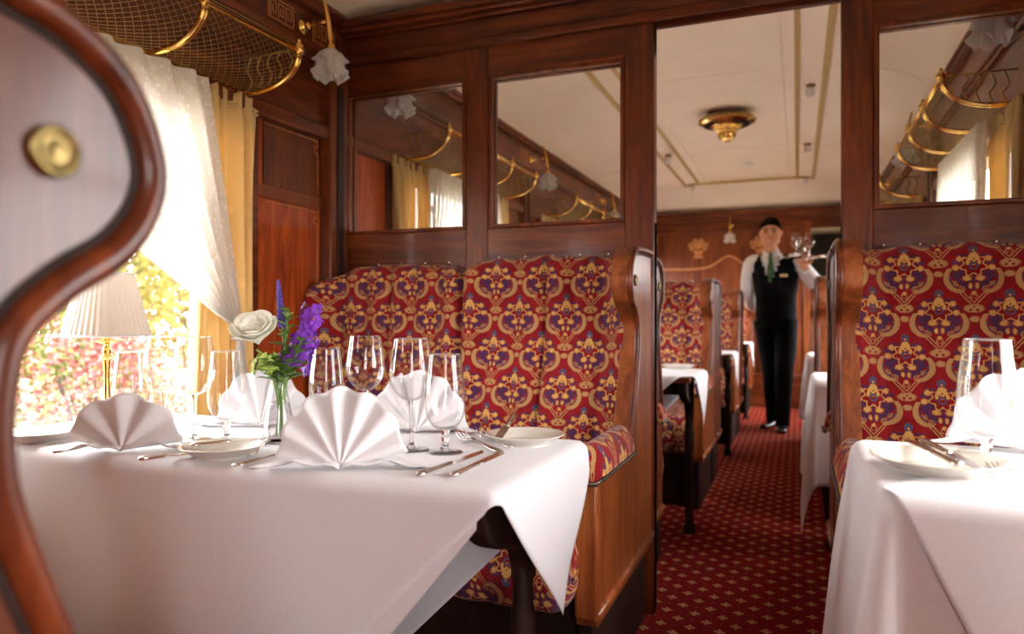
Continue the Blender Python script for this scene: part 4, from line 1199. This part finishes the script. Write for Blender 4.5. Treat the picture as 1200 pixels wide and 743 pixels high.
# ceiling fittings
def make_pendant(loc, label):
    t = thing('ceiling_light', label, 'ceiling light', loc, group='pierced brass ceiling lights')
    MB().lathe(cat([(.05, 0), (.085, -.008), (.12, -.012), (.165, -.030), (.186, -.050), (.188, -.060), (.178, -.064)], 3), n=56, mod=lambda a, r, z_: (r * (1 + .02 * cos(14 * a)), z_)).obj('pierced_dish', M['brass_old'], t, smooth=True)
    MB().lathe(cat([(.178, -.064), (.140, -.078), (.105, -.090), (.090, -.094)], 3), n=56).obj('dish_underside', M['brass'], t, smooth=True)
    b = MB()
    for k in range(36):
        a = 2 * pi * k / 36; b.tube([(.112 * cos(a), .112 * sin(a), -.0905), (.155 * cos(a), .155 * sin(a), -.0765)], .0048, 6, flat=.6)
    b.obj('pierced_slots', M['dark'], t, smooth=True)
    MB().lathe(cat([(.092, -.092), (.086, -.105), (.070, -.112), (.072, -.122), (.058, -.130), (.060, -.142), (.050, -.165), (.034, -.182), (.020, -.190), (0, -.192)], 3), n=48, mod=lambda a, r, z_: (r * (1 + .05 * cos(8 * a)), z_)).obj('brass_boss', M['brass'], t, smooth=True)
    return t
pd = make_pendant((-.44, 5.03, 2.325), 'pierced brass ceiling light hanging over the aisle beyond the doorway')
vestibule_fill((.3, Y1 + .6, 1.55), 1.5, .03)  # added fill light, no fitting: brightens the dark vestibule
dup(pd, 'pierced brass ceiling light above the laid window table, out of view', (-.44, 1.15, 2.325))
t = thing('smoke_detector', 'small white round smoke detector on the ceiling behind the brass light', 'smoke detector', (-.42, 6.75, 2.325))
MB().lathe([(0, 0), (.062, 0), (.064, -.012), (.05, -.030), (.030, -.034), (0, -.034)], n=32).obj('housing', M['plastic'], t, smooth=True)
MB().lathe([(.02, -.033), (.022, -.040), (0, -.042)], n=20).obj('sensor_cap', M['plastic'], t, smooth=True)
t0 = None
names = ['first', 'second', 'third', 'fourth']
CB = [(.073, 4.55, 'small crystal cup light between the gold ceiling lines, nearest one on the doorway-post side'), (.073, 6.1, 'small crystal cup light between the gold ceiling lines, middle one on the doorway-post side'), (.073, 7.54, 'small crystal cup light at the far corner of the gold ceiling border, doorway-post side'),
      (-1.01, 6.1, 'small crystal cup light between the gold ceiling lines, above the bench ends'), (-1.01, 7.54, 'small crystal cup light at the far corner of the gold ceiling border above the benches'), (-1.01, 4.55, 'small crystal cup light on the bench-side ceiling border behind the doorway post')]
for i, (x_, y_, lab) in enumerate(CB):
    if t0 is None:
        t0 = thing('cup_light', lab, 'ceiling light', group='small crystal cup lights'); o = t0
        MB().lathe([(0, 0), (.028, 0), (.028, -.008), (.016, -.014), (0, -.014)], n=20).obj('ceiling_cup', M['brass_old'], t0, smooth=True)
        MB().lathe(cat([(.016, -.012), (.024, -.025), (.027, -.045), (.022, -.062), (.010, -.072), (0, -.073)], 3), n=32, mod=lambda a, r, z_: (r * (1 + .07 * cos(8 * a)), z_)).obj('crystal', M['frost'], t0, smooth=True)
    else: o = dup(t0, lab)
    o.location = (x_, y_, zc(x_, 3) - .006)

# ================================================================== the waiter
WX, WY = -.17, 6.50
def ell(b, rings, n=24):
    """rings: (cx, cy, cz, rx, ry)"""
    b.grid([[(cx_ + rx * cos(2 * pi * k / n), cy_ + ry * sin(2 * pi * k / n), cz_) for k in range(n)] for cx_, cy_, cz_, rx, ry in rings], closed=True, capends=True)
def limb(b, pts, rs, n=16, k=5):
    pp = cat(pts, k); rr = [q[0] for q in cat([(r, 0) for r in rs], k)]
    b.tube(pp, rr, n)
wt_ = thing('person', 'waiter in black waistcoat, white shirt and green tie carrying a silver tray', 'person', (WX, WY, 0), radians(-2))
HXO, HYO = -.04, -.02      # head offset
b = MB()
hz0 = 1.545
hr = [(0, -.005, 1.42, .062, .060), (0, -.005, 1.50, .056, .058), (0, -.008, 1.54, .058, .066), (0, -.022, 1.560, .046, .064), (0, -.026, 1.572, .065, .081), (0, -.020, 1.597, .0735, .088), (0, -.012, 1.63, .073, .094), (0, -.006, 1.665, .076, .097), (0, 0, 1.70, .078, .098), (0, .004, 1.73, .076, .096), (0, .006, 1.755, .066, .086), (0, .006, 1.775, .046, .060), (0, .006, 1.785, .018, .024)]
ell(b, [(cx_ + HXO, cy_ + HYO, cz_, rx * 1.06, ry) for cx_, cy_, cz_, rx, ry in hr], 32)
fx, fy = HXO, HYO - .098
b.tube([(fx, fy + .012, 1.685), (fx, fy - .004, 1.66), (fx, fy - .020, 1.635), (fx, fy - .004, 1.628)], [.008, .010, .015, .012], 8)       # nose
b.tube([(fx - .026, fy + .016, 1.604), (fx, fy + .002, 1.607), (fx + .026, fy + .016, 1.604)], [.006, .009, .006], 8)                        # lips
b.tube([(fx - .045, fy + .022, 1.688), (fx - .022, fy + .010, 1.690), (fx, fy + .012, 1.688), (fx + .022, fy + .010, 1.690), (fx + .045, fy + .022, 1.688)], .009, 8)  # brow
b.ball((fx, fy + .018, 1.573), .024, .020, .016)                                # chin
for s in (-1, 1):
    b.ball((fx + s * .042, fy + .030, 1.645), .024, .018, .020)                # cheeks
    b.tube([(HXO + s * .074, HYO + .012, 1.630), (HXO + s * .085, HYO + .018, 1.650), (HXO + s * .088, HYO + .020, 1.675), (HXO + s * .078, HYO + .010, 1.690)], [.007, .010, .012, .008], 8)  # ears
# trunk
ell(b, [(0, 0, .88, .13, .09), (0, 0, .98, .135, .095), (0, 0, 1.10, .13, .09), (0, 0, 1.25, .145, .10), (-.01, 0, 1.36, .16, .10), (-.02, 0, 1.43, .13, .075), (-.03, -.01, 1.48, .06, .055)])
# legs
LEGS = [[(-.085, .02, .93), (-.060, .05, .70), (-.040, .03, .50), (-.035, .07, .28), (-.030, .10, .09)], [(.080, 0, .93), (.080, -.04, .70), (.072, -.10, .50), (.065, -.10, .28), (.060, -.10, .08)]]
for pts in LEGS: limb(b, pts, [.085, .072, .052, .048, .035])
# arms
ARM_A = [(-.195, .01, 1.415), (-.225, .03, 1.30), (-.235, .05, 1.17), (-.215, .11, 1.07), (-.16, .15, .99)]
ARM_B = [(.165, .0, 1.415), (.235, -.01, 1.33), (.315, -.03, 1.225), (.290, -.10, 1.27), (.235, -.17, 1.345)]
limb(b, ARM_A, [.045, .042, .036, .032, .024]); limb(b, ARM_B, [.045, .042, .038, .032, .024])
# hand behind the back
b.ball((-.135, .165, .965), .036, .018, .040)
for k in range(4): b.tube([(-.13 + .016 * k - .02, .175, .945), (-.12 + .016 * k - .02, .180, .905), (-.11 + .016 * k - .02, .170, .88)], [.009, .0085, .006], 8)
b.tube([(-.11, .165, .985), (-.09, .16, .955), (-.085, .16, .93)], [.010, .009, .007], 8)
# hand under the tray: palm up, fingers spread
hx, hy, hz = .222, -.195, 1.372
b.tube([(.235, -.17, 1.345), (.228, -.185, 1.362), (hx, hy, hz), (hx - .006, hy - .020, hz + .018)], [.024, .028, .036, .026], 12)
for k, (dx, L_) in enumerate(((-.034, .062), (-.013, .074), (.009, .072), (.029, .056))):
    b.tube([(hx + dx * .7, hy - .018, hz + .016), (hx + dx * 1.25, hy - .018 - L_ * .5, hz + .030), (hx + dx * 1.6, hy - .014 - L_, hz + .044)], [.0105, .0095, .007], 8)
b.tube([(hx + .028, hy - .002, hz + .002), (hx + .058, hy - .012, hz + .022), (hx + .074, hy - .022, hz + .043)], [.012, .0105, .0075], 8)
body = b.obj('body', M['skin'], wt_, smooth=True, merge=False)
rm = body.modifiers.new('fuse', 'REMESH'); rm.mode = 'VOXEL'; rm.voxel_size = .005; rm.use_smooth_shade = True
# eyes and brows
for s in (-1, 1):
    MB().ball((fx + s * .030, fy + .0035, 1.665), .0150, .007, .0080, 12, 8).obj('eye', M['hair'], wt_, smooth=True)
    MB().tube([(fx + s * .014, fy - .001, 1.686), (fx + s * .030, fy + .001, 1.690), (fx + s * .050, fy + .012, 1.684)], .0055, 6).obj('eyebrow', M['hair'], wt_, smooth=True)
MB().tube([(fx - .026, fy + .008, 1.606), (fx, fy - .009, 1.605), (fx + .026, fy + .008, 1.607)], .0040, 6).obj('mouth_line', plain('lip', (.28, .08, .06), .5), wt_, smooth=True)
# hair: short cap with fringe raised
b = MB(); rows = []
for i in range(13):
    q = i / 12; a = radians(2 + 96 * q); row = []
    for k in range(36):
        th = 2 * pi * k / 36; fr = max(0, -sin(th))
        lim = 1 - .23 * fr ** 1.6 - .02 * abs(cos(th)) ** 3
        aa = a * lim; wob = 1 + .02 * sin(th * 9 + q * 7)
        row.append((HXO + .0850 * sin(aa) * cos(th) * wob, HYO + .004 + .1045 * sin(aa) * sin(th) * wob - .002 * fr, 1.700 + .098 * cos(aa) - .010 * (1 - fr) * q))
    rows.append(row)
b.grid(rows, closed=True); o = b.obj('hair', M['hair'], wt_, smooth=True); s_ = o.modifiers.new('thickness', 'SOLIDIFY'); s_.thickness = .010; s_.offset = -.2
# shirt
b = MB()
ell(b, [(0, 0, .96, .146, .106), (0, 0, 1.10, .142, .102), (0, 0, 1.25, .156, .112), (-.008, 0, 1.36, .176, .110), (-.014, 0, 1.42, .165, .092), (-.022, -.002, 1.465, .105, .075), (-.030, -.006, 1.49, .072, .068)])
limb(b, [(-.13, .0, 1.43)] + ARM_A[:4] + [(-.185, .135, 1.03)], [.055, .064, .062, .058, .052, .038]); limb(b, [(.10, .0, 1.43)] + ARM_B[:4] + [(.250, -.152, 1.325)], [.055, .064, .064, .066, .056, .040])
o = b.obj('shirt', M['shirt'], wt_, smooth=True, merge=False); rm = o.modifiers.new('fuse', 'REMESH'); rm.mode = 'VOXEL'; rm.voxel_size = .007; rm.use_smooth_shade = True
for s in (-1, 1):   # collar points
    MB().prism([(-.034 + s * .004, 1.478), (-.034 + s * .066, 1.515), (-.034 + s * .060, 1.480), (-.034 + s * .040, 1.435)], -.108, -.096, 'y').obj('collar', M['shirt'], o, bevel=.003)
MB().lathe([(.068, 1.47), (.070, 1.49), (.064, 1.52), (.060, 1.518)], (-.036, -.012, 0), 24).obj('collar', M['shirt'], o, smooth=True)
MB().tube([(.262, -.135, 1.307), (.240, -.165, 1.338)], [.043, .040], 16).obj('cuff', M['shirt'], o, smooth=True)
# tie
b = MB(); b.prism([(-.050, 1.487), (-.018, 1.487), (-.024, 1.455), (-.044, 1.455)], -.122, -.104, 'y'); b.prism([(-.044, 1.458), (-.024, 1.458), (-.004, 1.35), (-.010, 1.22), (-.032, 1.20), (-.052, 1.22), (-.060, 1.35)], -.123, -.108, 'y')
b.obj('tie', M['tie'], wt_, bevel=.004)
# waistcoat
b = MB(); rows = []; n = 48
Rg = [(0, .93, .158, .122), (0, 1.0, .160, .122), (0, 1.10, .158, .118), (0, 1.22, .170, .122), (-.006, 1.32, .184, .122), (-.010, 1.38, .184, .114), (-.014, 1.425, .168, .100), (-.022, 1.462, .125, .086), (-.03, 1.485, .090, .076)]
V = []; 
fine = []
for a, c in zip(Rg, Rg[1:]):
    for j in range(5): fine.append(tuple(a[i] + (c[i] - a[i]) * j / 5 for i in range(4)))
fine.append(Rg[-1]); vs_ = []; fs = []
for cx_, z_, rx, ry in fine:
    for k in range(n):
        th = 2 * pi * k / n; vs_.append((cx_ + rx * cos(th), ry * sin(th), z_))
for i in range(len(fine) - 1):
    for k in range(n):
        q = [i * n + k, i * n + (k + 1) % n, (i + 1) * n + (k + 1) % n, (i + 1) * n + k]
        mx_ = sum(vs_[p][0] for p in q) / 4; my_ = sum(vs_[p][1] for p in q) / 4; mz_ = sum(vs_[p][2] for p in q) / 4
        if my_ < 0 and abs(mx_ + .034) < (mz_ - 1.235) * .40: continue
        if abs(mx_) > .145 and mz_ > 1.33 and abs(my_) < .055: continue
        fs.append(tuple(q))
o = MB().add(vs_, fs).obj('waistcoat', M['black'], wt_, smooth=True); s_ = o.modifiers.new('thickness', 'SOLIDIFY'); s_.thickness = .007; s_.offset = 1
b = MB()
for k in range(5): b.ball((-.03 + .002 * k, -.129, 1.20 - .055 * k), .0065, .004, n=10, m=6)
b.obj('buttons', M['shoe'], o, smooth=True)
MB().box(.040, .100, -.131, -.112, 1.285, 1.306).xform(Matrix.Translation((0, 0, 0))).obj('name_badge', plain('badge_gold', (.80, .66, .36), .5), wt_, bevel=.002)
# trousers
b = MB(); ell(b, [(0, 0, .85, .155, .112), (0, 0, .93, .152, .112), (0, 0, 1.0, .146, .106)])
for pts in LEGS: limb(b, pts + [(pts[-1][0], pts[-1][1] + .004, .035)], [.100, .090, .075, .065, .057, .057], 20)
o = b.obj('trousers', M['black'], wt_, smooth=True, merge=False); rm = o.modifiers.new('fuse', 'REMESH'); rm.mode = 'VOXEL'; rm.voxel_size = .008; rm.use_smooth_shade = True
for pts, rot in ((LEGS[0], .35), (LEGS[1], -.05)):
    x_, y_ = pts[-1][0], pts[-1][1]
    b = MB(); rows = []
    for i in range(13):
        q = i / 12; y = .07 - .27 * q; w = .034 + .012 * sin(pi * min(1, q * 1.25)) if q < .92 else .028; h = (.075 - .035 * sm(.2, .7, q)) * (1 if q < .95 else .6)
        w *= (1 if q not in (0, 1) else .5)
        rows.append([(w * cos(a), y, .002 + max(0, h * (sin(a) * .5 + .5))) for a in [2 * pi * k / 16 for k in range(16)]])
    b.grid(rows, closed=True, capends=True); b.xform(Matrix.Translation((x_, y_ - .0, 0)) @ Matrix.Rotation(-rot, 4, 'Z')); b.obj('shoe', M['shoe'], wt_, smooth=True)
# tray and what it carries
tx, ty, tz = WX + .205, WY - .225, 1.420
t = thing('serving_tray', 'round silver tray balanced on the waiter\'s raised hand', 'tray', (tx, ty, tz))
MB().lathe([(0, 0), (.150, 0), (.172, .008), (.180, .014), (.181, .012), (.172, .005), (.152, -.003), (0, -.003)], n=56).obj('tray', M['silver'], t, smooth=True)
for dx, dy, lab in ((-.045, -.03, 'wine glass on the waiter\'s tray, nearer his face'), (.055, -.01, 'wine glass on the waiter\'s tray, farther from his face')):
    dup(gw, lab, (tx + dx, ty + dy, tz + .001), group='glasses on the waiter\'s tray')
dup(gg, 'short goblet on the waiter\'s tray between the two wine glasses', (tx - .01, ty + .055, tz + .001), group='glasses on the waiter\'s tray')
b = MB(); rows = []
for i in range(25):
    u_ = i / 24; rows.append([(tx - .20 + .40 * u_, ty - .06 + .13 * v_ / 10, tz + .017 + (.012 * sin(u_ * 23 + v_ * .7)) * .5 + .006 - (.02 if u_ < .03 or u_ > .97 else 0) + .010 * abs(u_ - .5) * 2) for v_ in range(11)])
o = MB().grid(rows).obj('tray_cloth', M['napkin'], smooth=True); s_ = o.modifiers.new('thickness', 'SOLIDIFY'); s_.thickness = .002
tag(o, 'folded white cloth lying over the waiter\'s silver tray, corner sticking out', 'napkin')
o.location = (0, 0, -.010); o.scale = (1, 1, 1)

# ================================================================== outside
g_ = MB().box(-60, -1.9, -30, 40, -1.35, -1.3); struct(g_.obj('ground', M['grass'], smooth=False))
g_ = MB().box(1.2, 40, -30, 40, -1.35, -1.3); struct(g_.obj('ground', M['grass'], smooth=False))
def bush(loc, R, H, m, label, cat_='bush', n=2600, leaf=.06, seed=1):
    r_ = random.Random(seed); t = thing('garden_bush', label, cat_, loc, group='garden bushes outside')
    b = MB()
    for k in range(7):
        a = k * .9; b.tube([(0, 0, 0), (.15 * R * cos(a), .15 * R * sin(a), H * .3), (.5 * R * cos(a), .5 * R * sin(a), H * .75)], [.03, .02, .008], 6)
    b.obj('branches', M['dark'], t)
    b = MB()
    for k in range(n):
        a = r_.random() * 2 * pi; e = r_.uniform(-.5, 1.5); q = r_.uniform(.72, 1.05) * (1 + .18 * sin(a * 5 + e * 4))
        c = Vector((R * q * cos(a) * cos(e), R * q * sin(a) * cos(e), H * .45 + H * .55 * q * sin(e)))
        d = Vector((r_.uniform(-1, 1), r_.uniform(-1, 1), r_.uniform(-.6, 1))).normalized(); s = d.orthogonal().normalized(); l = leaf * r_.uniform(.6, 1.3)
        b.add([tuple(c), tuple(c + d * l * .5 + s * l * .3), tuple(c + d * l), tuple(c + d * l * .5 - s * l * .3)], [(0, 1, 2, 3)])
    b.obj('leaves', m, t, smooth=False, merge=False)
    return t
bush((-6.1, 4.9, -1.3), .85, 2.25, M['bush_pink'], 'pinkish-red bush outside, seen just past the brass lamp', n=3000, seed=2)
bush((-6.4, 7.3, -1.3), .75, 1.5, M['bush_pink'], 'low reddish bush outside beyond the wine glasses', seed=3)
bush((-8.8, 6.9, -1.3), .9, 2.2, M['bush_green'], 'rounded green bush outside between the two reddish bushes', n=3000, leaf=.09, seed=6)
bush((-12.0, 7.6, -1.3), 1.7, 5.0, M['bush_yel'], 'broad yellow-green bush outside behind the lamp shade', n=6000, leaf=.16, seed=5)
bush((-12.0, 12.0, -1.3), 1.8, 5.4, M['bush_yel'], 'tall yellow-green bush outside beside the lace curtain', n=6000, leaf=.16, seed=4)
bush((-18.0, 15.6, -1.3), 3.2, 8.5, M['bush_yel'], 'large distant yellow-green tree outside behind the lace', n=9000, leaf=.30, seed=7)
bush((-18.5, 8.6, -1.3), 3.0, 8.0, M['bush_green'], 'large distant green tree outside above the lamp shade', n=9000, leaf=.30, seed=8)
